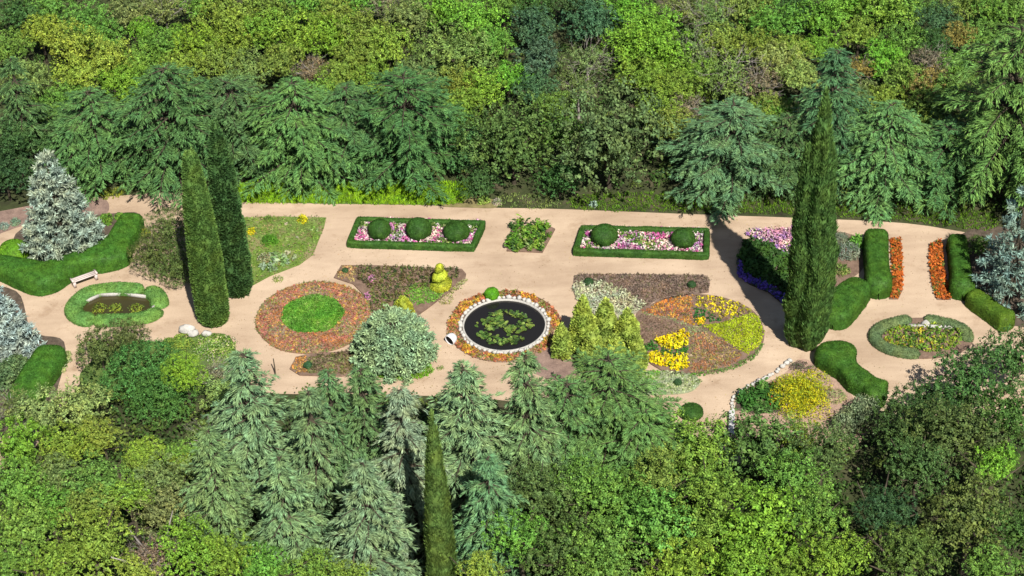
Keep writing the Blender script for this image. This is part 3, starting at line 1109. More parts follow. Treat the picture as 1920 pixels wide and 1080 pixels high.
disc = [(RW * 1.01 * math.cos(t), RW * 1.01 * math.sin(t)) for t in [2 * math.pi * i / 64 for i in range(64)]]
sheet('water', disc, 0.012, wm, e)
annulus('rim', RW, RW + 0.09, -0.05, 0.13, concrete, e)
stone_m = plain_mat('white_stone', (0.56, 0.54, 0.49), 0.9, 0.3, 4)
stone_meshes = []
for v in range(4):
    rg = np.random.default_rng(40 + v)
    V, F, T = lathe([(0.03, 0), (0.8, 0.05), (1.0, 0.35), (0.82, 0.72), (0.35, 0.95)], 9, 0, 0)
    V = V * np.array([0.17, 0.13, 0.26]) * (1 + rg.normal(size=(len(V), 1)) * 0.09)
    mb = MB().add(V, F, T)
    stone_meshes.append(mb.mesh('stone', stone_m))
NS = 52
for i in range(NS):
    t = 2 * math.pi * i / NS
    o = link('stone', stone_meshes[i % 4], e)
    rr = RW + 0.22 + RNG.uniform(-0.04, 0.05)
    o.location = (rr * math.cos(t), rr * math.sin(t), 0.02)
    o.rotation_euler.z = t + math.pi / 2 + RNG.uniform(-.3, .3)
    sc = RNG.uniform(0.7, 1.25)
    o.scale = (sc * RNG.uniform(0.8, 1.2), sc * RNG.uniform(0.8, 1.3), sc * RNG.uniform(0.7, 1.0))
ring_out = [(RW + 0.95 + 0.05 * math.sin(6 * t)) for t in [2 * math.pi * i / 72 for i in range(72)]]
po = [(pc.x - 0.05 + r * math.cos(2 * math.pi * i / 72), pc.y + r * math.sin(2 * math.pi * i / 72)) for i, r in enumerate(ring_out)]
pi_ = [(pc.x + (RW + 0.36) * math.cos(2 * math.pi * i / 48), pc.y + (RW + 0.36) * math.sin(2 * math.pi * i / 48)) for i in range(48)]
V, Q = [], []
for i in range(48):
    t = 2 * math.pi * i / 48
    for r, z in ((RW + 0.14, 0.03), (RW + 0.97, 0.03), (RW + 0.99, -0.05)):
        V.append((r * math.cos(t), r * math.sin(t), z))
for i in range(48):
    j = (i + 1) % 48
    Q += [(i * 3, i * 3 + 1, j * 3 + 1, j * 3), (i * 3 + 1, i * 3 + 2, j * 3 + 2, j * 3 + 1)]
MB().add(V, np.array(Q)).obj('soil_ring', brown_soil, e)
planting(e, (pc.x, pc.y), 'marigold_ring', po, 0.135, 0.10, 0.13, 7, [(0.58, 0.24, 0.06), (0.62, 0.40, 0.06), (0.48, 0.17, 0.10), (0.26, 0.26, 0.07), (0.42, 0.26, 0.18)], [3, 3, 3, 2, 2], holes=[pi_], patch=1.7, leafw=0.8)


def lily_cluster(name, label, cx, cy, rx, ry, n, z, ring=0.0, parent=None):
    g = P(cx, cy)
    pts = []
    for _ in range(n * 6):
        a = RNG.uniform(0, 6.283); r = math.sqrt(RNG.uniform(ring ** 2, 1))
        x, y = rx * r * math.cos(a), ry * r * math.sin(a)
        if noise3(np.array([[x, y, 0]]), 2.6, cx)[0] > -0.28:
            pts.append((x, y))
        if len(pts) >= n:
            break
    pts = np.array(pts)
    mb = MB()
    V, F = [], []
    for i, (x, y) in enumerate(pts):
        r = RNG.uniform(0.07, 0.15)
        zz = z + RNG.uniform(0.0, 0.10) * (RNG.random() < 0.6)
        a0 = RNG.uniform(0, 6.28)
        tx, ty = RNG.normal(size=2) * 0.25
        cen = len(V)
        V.append((x, y, zz))
        for k in range(9):
            t = a0 + 5.7 * k / 8
            dx, dy = r * math.cos(t), r * math.sin(t)
            V.append((x + dx, y + dy, zz + dx * tx + dy * ty + (0.02 if zz > z + .01 else 0)))
        for k in range(8):
            F.append((cen, cen + 1 + k, cen + 2 + k))
    V = np.array(V)
    idx = np.repeat(RNG.choice(3, len(pts), p=[0.5, 0.3, 0.2]), 8)
    me = np_mesh(name, V, [np.array(F)], [leaf_mat(c_, 'lily_leaf', 0.3, rough=0.35) for c_ in ((0.09, 0.17, 0.04), (0.20, 0.28, 0.07), (0.045, 0.075, 0.03))], idx)
    o = link(name, me)
    o.location = (g.x, g.y, 0)
    return tag(o, label, 'water plant')


lily_cluster('water_lilies', 'wide ragged mat of green water lilies in the round dark pond', 946, 615, 54 / s, 31 / s / 0.6, 330, 0.035)

# fallen white pot
g = P(847, 642)
e = empty('tilted_pot', (g.x, g.y, 0.30), 0)
tag(e, 'rounded white pot lying tipped beside the pond, dark mouth to the lower left', 'pot')
V, F, T = lathe([(0.10, 0), (0.24, 0.06), (0.33, 0.22), (0.35, 0.40), (0.34, 0.52), (0.30, 0.52), (0.30, 0.40), (0.27, 0.24), (0.04, 0.12)], 28)
o = MB().add(V - np.array([0, 0, 0.3]), F, T).obj('shell', plain_mat('white_glaze', (0.78, 0.78, 0.80), 0.5, 0.05), e, smooth=True)
V, F, T = lathe([(0.05, 0.30), (0.295, 0.31), (0.295, 0.47), (0.04, 0.49)], 20)
o2 = MB().add(V - np.array([0, 0, 0.3]), F, T).obj('black_fill', plain_mat('black_mouth', (0.006, 0.006, 0.008), 0.9, 0.3), e)  # near-black plug standing in for the pot's dark opening
e.rotation_euler = Vector((-0.62, -0.70, -0.12)).to_track_quat('Z', 'Y').to_euler()

ballbush('clipped_ball', 'bright green clipped ball on the rim of the lily pond', 922, 550, 13.5, C['boxbright'], 1.7, leaf=0.06, dens=900)

# --- purple brown bed, right of the pond
poly = world_poly([(1077, 517), (1090, 515), (1200, 515), (1320, 517), (1331, 525), (1329, 548), (1300, 552), (1225, 566), (1205, 580), (1165, 580), (1110, 545), (1075, 532)])
e, c = bed('heather_bed', 'wedge bed of purple-brown heather below the two-ball bed', 'flower bed', poly, ground_mat('heather_soil', (0.20, 0.14, 0.11), (0.28, 0.20, 0.16), scale=2, fine=16))
planting(e, c, 'heather', poly, 0.14, 0.08, 0.13, 7, [(0.21, 0.145, 0.125), (0.15, 0.11, 0.085), (0.28, 0.20, 0.17), (0.19, 0.17, 0.10)], [5, 3, 2, 1.2])
little_ball(1104, 528, 9, 'small dark ball at the silver-leaved end of the heather bed')
little_ball(1297, 533, 8, 'small dark ball at the cypress end of the heather bed')
poly = world_poly([(1073, 540), (1085, 530), (1118, 530), (1150, 538), (1180, 552), (1196, 566), (1212, 570), (1196, 585), (1160, 605), (1110, 590), (1080, 560)])
e, c = bed('silver_plants', 'mat of silvery white foliage behind the golden conifers', 'plant', poly, ground_mat('silver_soil', (0.30, 0.26, 0.19), (0.42, 0.36, 0.28), scale=2), z=0.06)
planting(e, c, 'silver_leaves', poly, 0.19, 0.16, 0.3, 12, [(0.58, 0.62, 0.47), (0.48, 0.56, 0.36), (0.62, 0.62, 0.52), (0.4, 0.36, 0.25)], [4, 3, 2, 1], z=0.06, leafw=0.35, var=0.25)

# --- the segmented round bed ("pie")
hub = (1296, 616)
rim_px = [(1192, 596), (1199, 583), (1240, 563), (1278, 554), (1301, 552), (1350, 557), (1395, 573), (1420, 592), (1433, 622), (1428, 648), (1405, 672), (1370, 690), (1330, 698), (1290, 702), (1262, 703), (1232, 690), (1212, 675), (1200, 650), (1190, 620)]
poly = world_poly(rim_px, True, 4)
e, c = bed('segment_bed', 'round bed cut into coloured wedges with bright yellow flowers', 'flower bed', poly, brown_soil)


def seg(name, pts, cols, w, spacing=0.14, size=0.085, h=0.10, nl=6, **k):
    planting(e, c, name, world_poly(pts), spacing, size, h, nl, cols, w, **k)


seg('orange_wedge', [(1201, 585), (1240, 565), (1280, 556), (1300, 555), (1298, 611), (1262, 598)], [(0.62, 0.22, 0.06), (0.60, 0.32, 0.08), (0.50, 0.18, 0.10), (0.3, 0.25, 0.08)], [4, 3, 2, 1.5], patch=1.6, leafw=0.7)
seg('yellow_top', [(1304, 555), (1350, 559), (1394, 575), (1408, 586), (1358, 603), (1340, 592), (1303, 574)], [(0.85, 0.70, 0.03), (0.35, 0.30, 0.06), (0.30, 0.20, 0.11), (0.24, 0.26, 0.06)], [4, 2, 2, 1.5], spacing=0.2, size=0.09, h=0.18, var=0.2, leafw=0.9)
seg('dark_green_wedge', [(1302, 577), (1330, 586), (1356, 603), (1325, 606), (1301, 599)], [(0.03, 0.14, 0.03), (0.05, 0.22, 0.04)], [3, 2], spacing=0.19, size=0.12, h=0.22, nl=9)
seg('amber_flowers', [(1300, 601), (1322, 598), (1325, 607), (1318, 611), (1301, 611)], [(0.82, 0.50, 0.02), (0.85, 0.62, 0.02), (0.12, 0.2, 0.04)], [3, 3, 1], spacing=0.15, size=0.1, h=0.2, var=0.2, leafw=0.9)
seg('lime_wedge', [(1318, 613), (1360, 605), (1410, 588), (1422, 596), (1433, 622), (1427, 648), (1400, 667), (1355, 636)], [(0.42, 0.52, 0.025), (0.36, 0.46, 0.025), (0.46, 0.54, 0.04)], [4, 3, 2], spacing=0.11, size=0.075, h=0.12, nl=8, var=0.15, up=1.2)
seg('brown_wedge', [(1296, 624), (1318, 622), (1355, 640), (1393, 668), (1370, 686), (1330, 696), (1291, 700)], [(0.38, 0.18, 0.10), (0.46, 0.22, 0.12), (0.30, 0.27, 0.10), (0.42, 0.30, 0.20), (0.5, 0.38, 0.10)], [4, 3, 2.5, 2.5, 1], patch=2.2)
seg('mauve_wedge', [(1192, 596), (1203, 590), (1262, 604), (1286, 617), (1240, 636), (1204, 650), (1194, 620)], [(0.22, 0.15, 0.12), (0.28, 0.20, 0.16), (0.2, 0.17, 0.10)], [4, 3, 1.5], spacing=0.15, size=0.07, h=0.07)
YEL = [(0.88, 0.68, 0.01), (0.85, 0.76, 0.03), (0.70, 0.46, 0.01), (0.12, 0.24, 0.03)]
seg('upper_yellow_flowers', [(1224, 641), (1252, 632), (1280, 624), (1292, 627), (1291, 648), (1278, 652), (1266, 659), (1240, 655)], YEL, [4, 4, 1, 0.4], spacing=0.16, size=0.12, h=0.34, nl=9, var=0.15, leafw=0.9, up=1.0)
seg('green_strip', [(1206, 650), (1222, 642), (1240, 656), (1266, 660), (1291, 650), (1290, 664), (1268, 670), (1237, 664), (1213, 662)], [(0.05, 0.19, 0.03), (0.1, 0.28, 0.05)], [3, 2], spacing=0.18, size=0.13, h=0.25, nl=9)
seg('lower_yellow_flowers', [(1213, 664), (1237, 664), (1266, 671), (1288, 664), (1289, 691), (1270, 699), (1238, 688), (1217, 678)], YEL, [4, 4, 1, 0.4], spacing=0.16, size=0.12, h=0.34, nl=9, var=0.15, leafw=0.9, up=1.0)
planting(e, c, 'green_edging', world_poly([(1300, 700), (1330, 697), (1370, 688), (1408, 668), (1430, 645), (1435, 650), (1412, 676), (1374, 695), (1330, 704), (1290, 709)]), 0.13, 0.07, 0.09, 6, [(0.12, 0.28, 0.05), (0.22, 0.3, 0.1)], [3, 1])
seg('pale_spokes', [(1200, 584), (1262, 597), (1298, 614), (1290, 619), (1262, 603), (1204, 590)], [(0.30, 0.38, 0.15), (0.4, 0.42, 0.25)], [2, 2], spacing=0.13, size=0.06, h=0.07)
seg('pale_hub', [(1290, 614), (1306, 613), (1330, 622), (1314, 626), (1296, 630), (1288, 622)], [(0.36, 0.40, 0.22), (0.3, 0.36, 0.14)], [2, 2], spacing=0.13, size=0.07, h=0.09)

poly = world_poly([(1172, 722), (1200, 705), (1240, 697), (1280, 700), (1306, 708), (1312, 720), (1290, 736), (1240, 740), (1190, 738)], True, 4)
e, c = bed('silver_bed', 'silver-grey ground-cover bed below the lower yellow flowers', 'flower bed', poly, ground_mat('silver_soil2', (0.26, 0.30, 0.17), (0.40, 0.42, 0.27), scale=1.5))
planting(e, c, 'silver_groundcover', poly, 0.15, 0.09, 0.10, 7, [(0.38, 0.46, 0.28), (0.46, 0.52, 0.36), (0.25, 0.36, 0.12)], [4, 3, 2])
planting(e, c, 'green_groundcover', world_poly([(1172, 722), (1200, 700), (1236, 695), (1240, 705), (1215, 725), (1185, 735)]), 0.15, 0.09, 0.12, 8, [(0.15, 0.36, 0.05), (0.22, 0.40, 0.1)], [3, 2])
little_ball(1271, 716, 7.5, 'small dark ball in the silver-grey ground cover')
ballbush('clipped_ball', 'low dark flattened ball on the sand above the cedar tops', 1297, 771, 22, C['box'], 1.0, leaf=0.07, dens=600)

# ================================================================== RIGHT GARDEN
poly = world_poly([(1398, 440), (1415, 432), (1495, 431), (1500, 468), (1478, 480), (1440, 462)])
e, c = bed('aster_bed', 'patch of lilac and pink flowers behind the tallest cypress', 'flower bed', poly, dark_soil)
planting(e, c, 'lilac_flowers', poly, 0.15, 0.13, 0.3, 7, [(0.55, 0.28, 0.62), (0.68, 0.34, 0.55), (0.8, 0.62, 0.66), (0.35, 0.18, 0.55), (0.12, 0.22, 0.05)], [4, 3, 2, 2, 2], patch=1.2, leafw=0.8)
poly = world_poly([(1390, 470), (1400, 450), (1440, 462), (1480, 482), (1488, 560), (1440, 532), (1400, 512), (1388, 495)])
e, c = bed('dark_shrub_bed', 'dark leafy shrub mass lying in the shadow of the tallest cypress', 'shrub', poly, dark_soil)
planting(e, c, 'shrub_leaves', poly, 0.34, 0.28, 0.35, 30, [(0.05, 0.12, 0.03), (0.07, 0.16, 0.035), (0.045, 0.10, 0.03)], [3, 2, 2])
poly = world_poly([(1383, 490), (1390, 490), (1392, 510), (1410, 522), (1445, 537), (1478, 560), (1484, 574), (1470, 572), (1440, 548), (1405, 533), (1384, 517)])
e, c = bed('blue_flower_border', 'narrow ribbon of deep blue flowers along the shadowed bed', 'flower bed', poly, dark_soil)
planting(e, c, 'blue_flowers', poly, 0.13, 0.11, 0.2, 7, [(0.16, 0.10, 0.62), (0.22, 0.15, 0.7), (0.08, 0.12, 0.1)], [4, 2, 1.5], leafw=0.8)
clump('lavender', 'grey-blue lavender mound between tallest cypress and straight hedge', 'shrub', 1590, 475, 0.85, 0.7, [(0.22, 0.28, 0.24), (0.32, 0.38, 0.34), (0.14, 0.20, 0.12)], [4, 3, 2], 240, 0.16, 0.2)
clump('lavender', 'smaller grey lavender tuft touching the tallest cypress', 'shrub', 1575, 450, 0.6, 0.5, [(0.20, 0.27, 0.20), (0.30, 0.34, 0.28)], [4, 3], 130, 0.15, 0.2)
clump('leafy_plant', 'bright green broad-leaved plant above the grey lavender', 'plant', 1604, 462, 0.42, 0.85, [(0.18, 0.42, 0.07), (0.12, 0.30, 0.05)], [3, 2], 60, 0.26, 0.4)
clump('leafy_plant', 'low green plant between grey lavender and curved hedge', 'plant', 1575, 508, 0.6, 0.35, [(0.14, 0.26, 0.05), (0.26, 0.26, 0.12)], [3, 2], 90, 0.15, 0.4)

hedge('clipped_hedge', 'straight upright hedge block with a round end beside orange strip', 'hedge', [(1643, 432), (1643, 460), (1645, 500), (1648, 545)], [1.55, 1.5, 1.45, 1.75], [1.15, 1.2, 1.2, 1.25], C['hedge'], boxy=0.42)
hedge('clipped_hedge', 'curved hedge between the tallest cypress and the oval bed path', 'hedge', [(1622, 528), (1598, 548), (1577, 572), (1562, 602)], [1.4, 2.0, 2.1, 1.5], [1.1, 1.1, 1.1, 1.0], C['hedge'], boxy=0.42)
hedge('clipped_hedge', 'lobed dark hedge running down from the tallest cypress', 'hedge', [(1556, 640), (1572, 668), (1598, 698), (1622, 716), (1650, 733), (1664, 737)], [2.0, 2.6, 1.3, 1.6, 1.3, 2.2, 1.7], [1.1, 1.15, 1.0, 1.0, 1.1, 1.0], C['hedge'], boxy=0.5)
hedge('clipped_hedge', 'narrow hedge with ball-like lower end beside right orange strip', 'hedge', [(1794, 442), (1797, 470), (1802, 510), (1806, 548)], [1.35, 1.2, 1.3, 1.7], [1.1, 1.1, 1.1, 1.2], C['hedge'], boxy=0.5)
hedge('clipped_hedge', 'olive diagonal hedge under the blue spruce at right edge', 'hedge', [(1818, 548), (1842, 566), (1866, 584), (1888, 598), (1899, 604)], [1.1, 1.25, 1.1, 1.45, 1.4], [0.95, 0.95, 1.1], (0.085, 0.16, 0.02), boxy=0.5)

for pts, lab in (([(1670, 449), (1689, 448), (1692, 500), (1692, 545), (1684, 561), (1668, 561), (1674, 520)], 'orange marigold strip along the straight upright hedge'),
                 ([(1744, 460), (1764, 450), (1768, 500), (1780, 545), (1783, 562), (1757, 562), (1748, 530), (1742, 490)], 'orange marigold strip, the right one facing across the path')):
    poly = world_poly(pts)
    e, c = bed('marigold_strip', lab, 'flower bed', poly, brown_soil, group='orange marigold strips flanking the straight path')
    planting(e, c, 'marigolds', poly, 0.13, 0.10, 0.2, 8, [(0.58, 0.14, 0.03), (0.62, 0.19, 0.04), (0.42, 0.11, 0.03), (0.14, 0.18, 0.04)], [4, 3, 2, 1.5], leafw=0.8, var=0.25)

# oval bed
oc = P(1727, 634)
so = ppm(1727, 634)
oval = [(oc.x + 97 / so * math.cos(t), oc.y + 36 / so / 0.6 * math.sin(t)) for t in [2 * math.pi * i / 48 for i in range(48)]]
e, c = bed('oval_bed', 'oval bed of green and yellow bedding framed by grey-green edging', 'flower bed', oval, brown_soil)
oin = [(oc.x + 0.1 + 74 / so * math.cos(t), oc.y - 0.1 + 25 / so / 0.6 * math.sin(t)) for t in [2 * math.pi * i / 48 for i in range(48)]]
planting(e, c, 'bedding_plants', oin, 0.24, 0.17, 0.28, 12, [(0.16, 0.30, 0.04), (0.30, 0.40, 0.05), (0.50, 0.42, 0.05), (0.06, 0.13, 0.03)], [4, 3, 1.6, 2.5], leafw=0.5)


def arc(a0, a1, rx, ry, cx=oc.x, cy=oc.y, n=12):
    return [(cx + rx * math.cos(t), cy + ry * math.sin(t)) for t in np.linspace(math.radians(a0), math.radians(a1), n)]


def ground_hedge(name, label, cat, pts, width, height, color, group=None, leaf=0.08, dens=520, boxy=0.6):
    path = catmull(pts, 4)
    V, F = sweep(path, [width] if np.isscalar(width) else width, [height], 0, False, boxy, 0.04, len(label))
    cc = np.array([path[:, 0].mean(), path[:, 1].mean(), 0])
    o = clipped(V - cc, F, None, leaf, dens, 0.7, 0.05).obj(name, FOL, None, color)
    o.location = cc
    return tag(o, label, cat, group)


GE = 'edging hedges around the oval bed'
edgec = (0.13, 0.19, 0.09)
ground_hedge('edging_hedge', 'low grey-green edging on the left end of the oval bed', 'hedge', arc(96, 262, 86 / so, 31 / so / 0.6), 0.75, 0.34, edgec, GE)
ground_hedge('edging_hedge', 'low grey-green edging on the upper right of the oval bed', 'hedge', arc(80, -20, 86 / so, 31 / so / 0.6), 0.7, 0.34, edgec, GE)
# white stone piece
g = P(1735, 610)
mb = MB()
V, F, T = lathe([(0.30, 0), (0.27, 0.16), (0.12, 0.34), (0.03, 0.40)], 7)
mb.add(V, F, T)
o = mb.obj('white_stone', stone_m)
o.location = (g.x, g.y, 0.0)
tag(o, 'white pointed stone where the oval bed edging is open', 'stone')
c0, c1 = P(1700, 613), P(1786, 617)
mb = MB()
mb.box(((c0.x + c1.x) / 2, (c0.y + c1.y) / 2, 0.09), ((c1 - c0).length, 0.16, 0.26), math.atan2(c1.y - c0.y, c1.x - c0.x))
o = mb.obj('stone_kerb', concrete)
tag(o, 'thin pale stone kerb inside the back of the oval bed', 'kerb')

# bed bottom right: stone edging, shrubs
edge = catmull([tuple(P(x, y).xy) for x, y in [(1373, 772), (1375, 752), (1384, 738), (1400, 727), (1425, 716), (1447, 704), (1465, 690), (1482, 677)]], 8)
dist = np.concatenate([[0], np.cumsum(np.linalg.norm(np.diff(edge, axis=0), axis=1))])
es = empty('stone_edging', (edge[0][0], edge[0][1], 0))
tag(es, 'curved row of whitewashed stones edging the yellow shrub bed', 'edging')
k = 0
for d_ in np.arange(0.1, dist[-1], 0.27):
    x = np.interp(d_, dist, edge[:, 0]); y = np.interp(d_, dist, edge[:, 1])
    o = link('stone', stone_meshes[k % 4], es)
    o.location = (x - edge[0][0] + RNG.uniform(-.05, .05), y - edge[0][1] + RNG.uniform(-.05, .05), 0)
    o.rotation_euler.z = RNG.uniform(0, 3)
    sc = RNG.uniform(0.75, 1.25)
    o.scale = (sc * 0.85, sc * 0.9, sc * 0.7)
    k += 1
a_, b_2 = P(1372, 776), P(1371, 822)
mb = MB()
L__ = (b_2 - a_).length
mb.box(((a_.x + b_2.x) / 2, (a_.y + b_2.y) / 2, 0.14), (L__, 0.34, 0.34), math.atan2(b_2.y - a_.y, b_2.x - a_.x))
o = mb.obj('low_wall', plain_mat('whitewash', (0.70, 0.69, 0.66), 0.9, 0.12, 5))
bv = o.modifiers.new('bevel', 'BEVEL'); bv.width = 0.04; bv.segments = 2
tag(o, 'short whitewashed wall at the path end below the stone edging', 'wall')
poly = world_poly([(1378, 768), (1382, 746), (1410, 730), (1445, 718), (1462, 735), (1462, 772), (1420, 776)])
e, c = bed('rose_bed', 'dark green shrubs with few red flowers inside the stone edging', 'shrub', poly, dark_soil, z=0.03)
planting(e, c, 'leaves', poly, 0.34, 0.28, 0.6, 30, [(0.05, 0.15, 0.03), (0.08, 0.21, 0.045), (0.14, 0.26, 0.07)], [4, 3, 1], z=0.03, leafw=0.4)
planting(e, c, 'red_flowers', poly, 0.8, 0.06, 0.62, 2, [(0.5, 0.05, 0.04)], [1], z=0.18, leafw=0.9)


def bushel(name, label, x, y, rx, ry, h, cols, w, n, size, leafw=0.4, cat='shrub', lobes=9, **k):
    """broad shrub made of several rounded lobes"""
    g = P(x, y)
    s_ = ppm(x, y)
    RX, RY = rx / s_, ry / s_ / 0.61
    mb = MB()
    mats = [leaf_mat(c_, name, 0.4, transl=0.22) for c_ in cols]
    for i in range(lobes):
        a, r = RNG.uniform(0, 6.28), math.sqrt(RNG.uniform(0, 1)) * 0.68
        if i == 0:
            r = 0
        cx_, cy_ = RX * r * math.cos(a), RY * r * math.sin(a)
        rl = min(RX, RY) * RNG.uniform(0.38, 0.55)
        hl = h * RNG.uniform(0.75, 1.05) * (1 - 0.35 * r)
        m = n // lobes
        d = rnd(m)
        d[:, 2] = np.abs(d[:, 2])
        p = np.array([cx_, cy_, 0]) + d * np.array([rl, rl, hl]) * RNG.uniform(0.8, 1.08, (m, 1))
        idx = RNG.choice(len(cols), m, p=np.array(w, float) / sum(w))
        mb.leaf(leaves(p, d + np.array([0, 0, 0.5]), size, size * leafw, 0.85), idx)
    o = mb.obj(name, mats)
    o.location = (g.x, g.y, 0)
    return tag(o, label, cat)


bushel('flowering_shrub', 'spreading golden yellow flowering shrub inside the stone edging', 1505, 750, 66, 42, 1.35, [(0.60, 0.55, 0.02), (0.42, 0.48, 0.03), (0.25, 0.34, 0.04)], [5, 4, 2], 7600, 0.16, 0.3, lobes=13)
bushel('heath_plant', 'low mauve-grey plants just below the tallest cypress', 1500, 692, 34, 12, 0.4, [(0.22, 0.16, 0.16), (0.16, 0.2, 0.1), (0.42, 0.2, 0.3)], [4, 3, .6], 700, 0.12, 0.3)
bushel('olive_shrub', 'silvery olive shrub with upright tufts beneath the lobed hedge', 1607, 796, 50, 36, 1.8, [(0.20, 0.26, 0.15), (0.30, 0.36, 0.22), (0.11, 0.16, 0.08)], [4, 3, 2], 4600, 0.2, 0.3, lobes=11)
clump('weedy_plant', 'sparse green weeds on bare pinkish soil beside yellow shrub', 'plant', 1565, 745, 0.7, 0.3, [(0.28, 0.38, 0.14), (0.4, 0.36, 0.2)], [3, 2], 60, 0.13, 0.3)

# ================================================================== LEFT GARDEN
hl_ = (0.055, 0.15, 0.022)
hedge('serpentine_hedge', 'long winding clipped hedge behind the bench, bulging in lobes', 'hedge',
      [(252, 402), (238, 428), (222, 455), (209, 470), (190, 479), (150, 488), (112, 504), (80, 516), (45, 508), (5, 498), (-50, 493)],
      [1.5, 1.7, 1.8, 2.6, 2.0, 1.3, 1.9, 2.5, 2.1, 1.5, 1.5], [1.15], hl_, boxy=0.45)
ballbush('clipped_ball', 'large bright green clipped ball left of the big blue spruce', 26, 471, 29, (0.12, 0.27, 0.02), 1.35, leaf=0.09, dens=420)
hedge('clipped_hedge', 'dark hedge with a rounded head at the lower left path', 'hedge', [(102, 648), (88, 672), (68, 702), (46, 738), (30, 770)], [1.9, 2.0, 2.0, 1.9, 1.6], [1.1], hl_, boxy=0.48)
bushel('ivy_mound', 'grey-green ivy mound at the left edge beneath blue spruce', 20, 712, 55, 40, 1.2, [(0.13, 0.22, 0.10), (0.18, 0.28, 0.13), (0.08, 0.14, 0.06)], [4, 3, 2], 4200, 0.17, 0.6)
bushel('pale_plant', 'pale green flowering edging plants right of the lower left hedge', 118, 688, 16, 40, 0.4, [(0.40, 0.46, 0.26), (0.24, 0.36, 0.10), (0.5, 0.5, 0.36)], [4, 3, 1], 1300, 0.13, 0.4, cat='plant')
bushel('green_shrub', 'low bright green plants between blue spruce and winding hedge', 205, 412, 38, 10, 0.6, [(0.12, 0.28, 0.04), (0.22, 0.36, 0.06)], [3, 2], 1400, 0.15, 0.4)
clump('blue_tuft', 'blue-green tuft on bare soil nearest the left edge', 'plant', 7, 426, 0.35, 0.3, [(0.28, 0.40, 0.36)], [1], 40, 0.14, 0.25)
clump('blue_tuft', 'blue-green tuft on bare soil close to the big spruce', 'plant', 29, 419, 0.35, 0.3, [(0.22, 0.36, 0.26)], [1], 40, 0.14, 0.25)
clump('yellow_plant', 'yellow-green plant in gap between winding hedge and brown junipers', 'plant', 270, 440, 0.4, 0.5, [(0.5, 0.5, 0.06), (0.25, 0.36, 0.06)], [3, 2], 60, 0.13, 0.4)

# bench
b0, b1 = P(134, 528, 0.4), P(181, 511, 0.4)
bc = (b0 + b1) / 2
ang = math.atan2(b1.y - b0.y, b1.x - b0.x)
e = empty('park_bench', (bc.x, bc.y, 0), ang)
tag(e, 'long pale pinkish backless bench against the winding hedge', 'bench')
bl = (b1 - b0).length
pinkw = plain_mat('pale_pink_paint', (0.68, 0.58, 0.53), 0.7, 0.06)
for i in range(3):
    o = MB().box((0, (i - 1) * 0.155, 0.43), (bl, 0.14, 0.05)).obj('seat_slat', pinkw, e)
for sx in (-1, 1):
    o = MB().box((sx * (bl / 2 - 0.12), 0, 0.20), (0.16, 0.46, 0.40)).obj('leg', pinkw, e)
    o = MB().box((sx * (bl / 2 - 0.05), 0.0, 0.49), (0.10, 0.48, 0.07)).obj('end_cap', pinkw, e)

# octagonal pond
OCT = [(153, 572), (188, 556), (232, 554), (273, 559), (292, 575), (277, 591), (244, 598), (175, 600), (152, 596)]
wp = [P(x, y) for x, y in OCT]
oc2 = P(222, 577)
e = empty('octagonal_pond', (oc2.x, oc2.y, 0))
tag(e, 'long octagonal pond of brown water inside low ivy hedge', 'pond')
wm2, n_, L_, b_ = new_mat('brown_water')
b_.inputs['Base Color'].default_value = (0.055, 0.045, 0.015, 1)
b_.inputs['Roughness'].default_value = 0.12
b_.inputs['Specular IOR Level'].default_value = 0.3
nn_ = n_.new('ShaderNodeTexNoise'); nn_.inputs['Scale'].default_value = 1.2
cr_ = n_.new('ShaderNodeValToRGB'); cr_.color_ramp.elements[0].color = (0.018, 0.020, 0.009, 1); cr_.color_ramp.elements[1].color = (0.055, 0.045, 0.014, 1)
L_.new(nn_.outputs['Fac'], cr_.inputs['Fac']); L_.new(cr_.outputs['Color'], b_.inputs['Base Color'])
sheet('water', [(v.x, v.y) for v in wp], 0.02, wm2, e, 0, (oc2.x, oc2.y))
mb = MB()
for i in (0, 1, 2, 4):
    a, b2 = wp[i], wp[(i + 1) % len(wp)]
    m = (a + b2) / 2
    mb.box((m.x - oc2.x, m.y - oc2.y, 0.10 + 0.003 * (i % 2)), ((b2 - a).length + 0.10, 0.11, 0.26), math.atan2(b2.y - a.y, b2.x - a.x))
    if i == 2:
        mb.obj('rim', concrete, e)
        mb = MB()
mb.obj('rim', concrete, e)
co = P(220, 575)
sp = ppm(220, 575)
GO = 'ivy hedge pieces around the octagonal pond'
ivy = (0.13, 0.27, 0.07)
ground_hedge('ivy_hedge', 'ivy hedge piece on the left end and back of octagonal pond', 'hedge', [tuple(P(x, y).xy) for x, y in [(270, 547), (240, 546), (205, 545), (180, 549), (158, 559), (142, 573), (139, 588), (152, 600), (178, 605)]], 1.05, 0.4, ivy, GO)
ground_hedge('ivy_hedge', 'ivy hedge piece around the right end of octagonal pond', 'hedge', [tuple(P(x, y).xy) for x, y in [(272, 548), (288, 553), (299, 565), (298, 580)]], 1.1, 0.4, ivy, GO)
ground_hedge('ivy_hedge', 'ivy hedge piece along the front right of octagonal pond', 'hedge', [tuple(P(x, y).xy) for x, y in [(299, 582), (282, 595), (255, 601), (225, 603), (172, 604)]], 1.0, 0.36, ivy, GO)
for x, l in ((187, 'leftmost'), (217, 'middle'), (257, 'rightmost')):
    clump('water_plant', f'{l} of three yellow-green water plants in the octagonal pond', 'water plant', x, 580, 0.5 if x != 217 else 0.42, 0.22, [(0.30, 0.38, 0.05), (0.16, 0.25, 0.05)], [3, 2], 34, 0.15, 0.3, group='water plants in the octagonal pond')

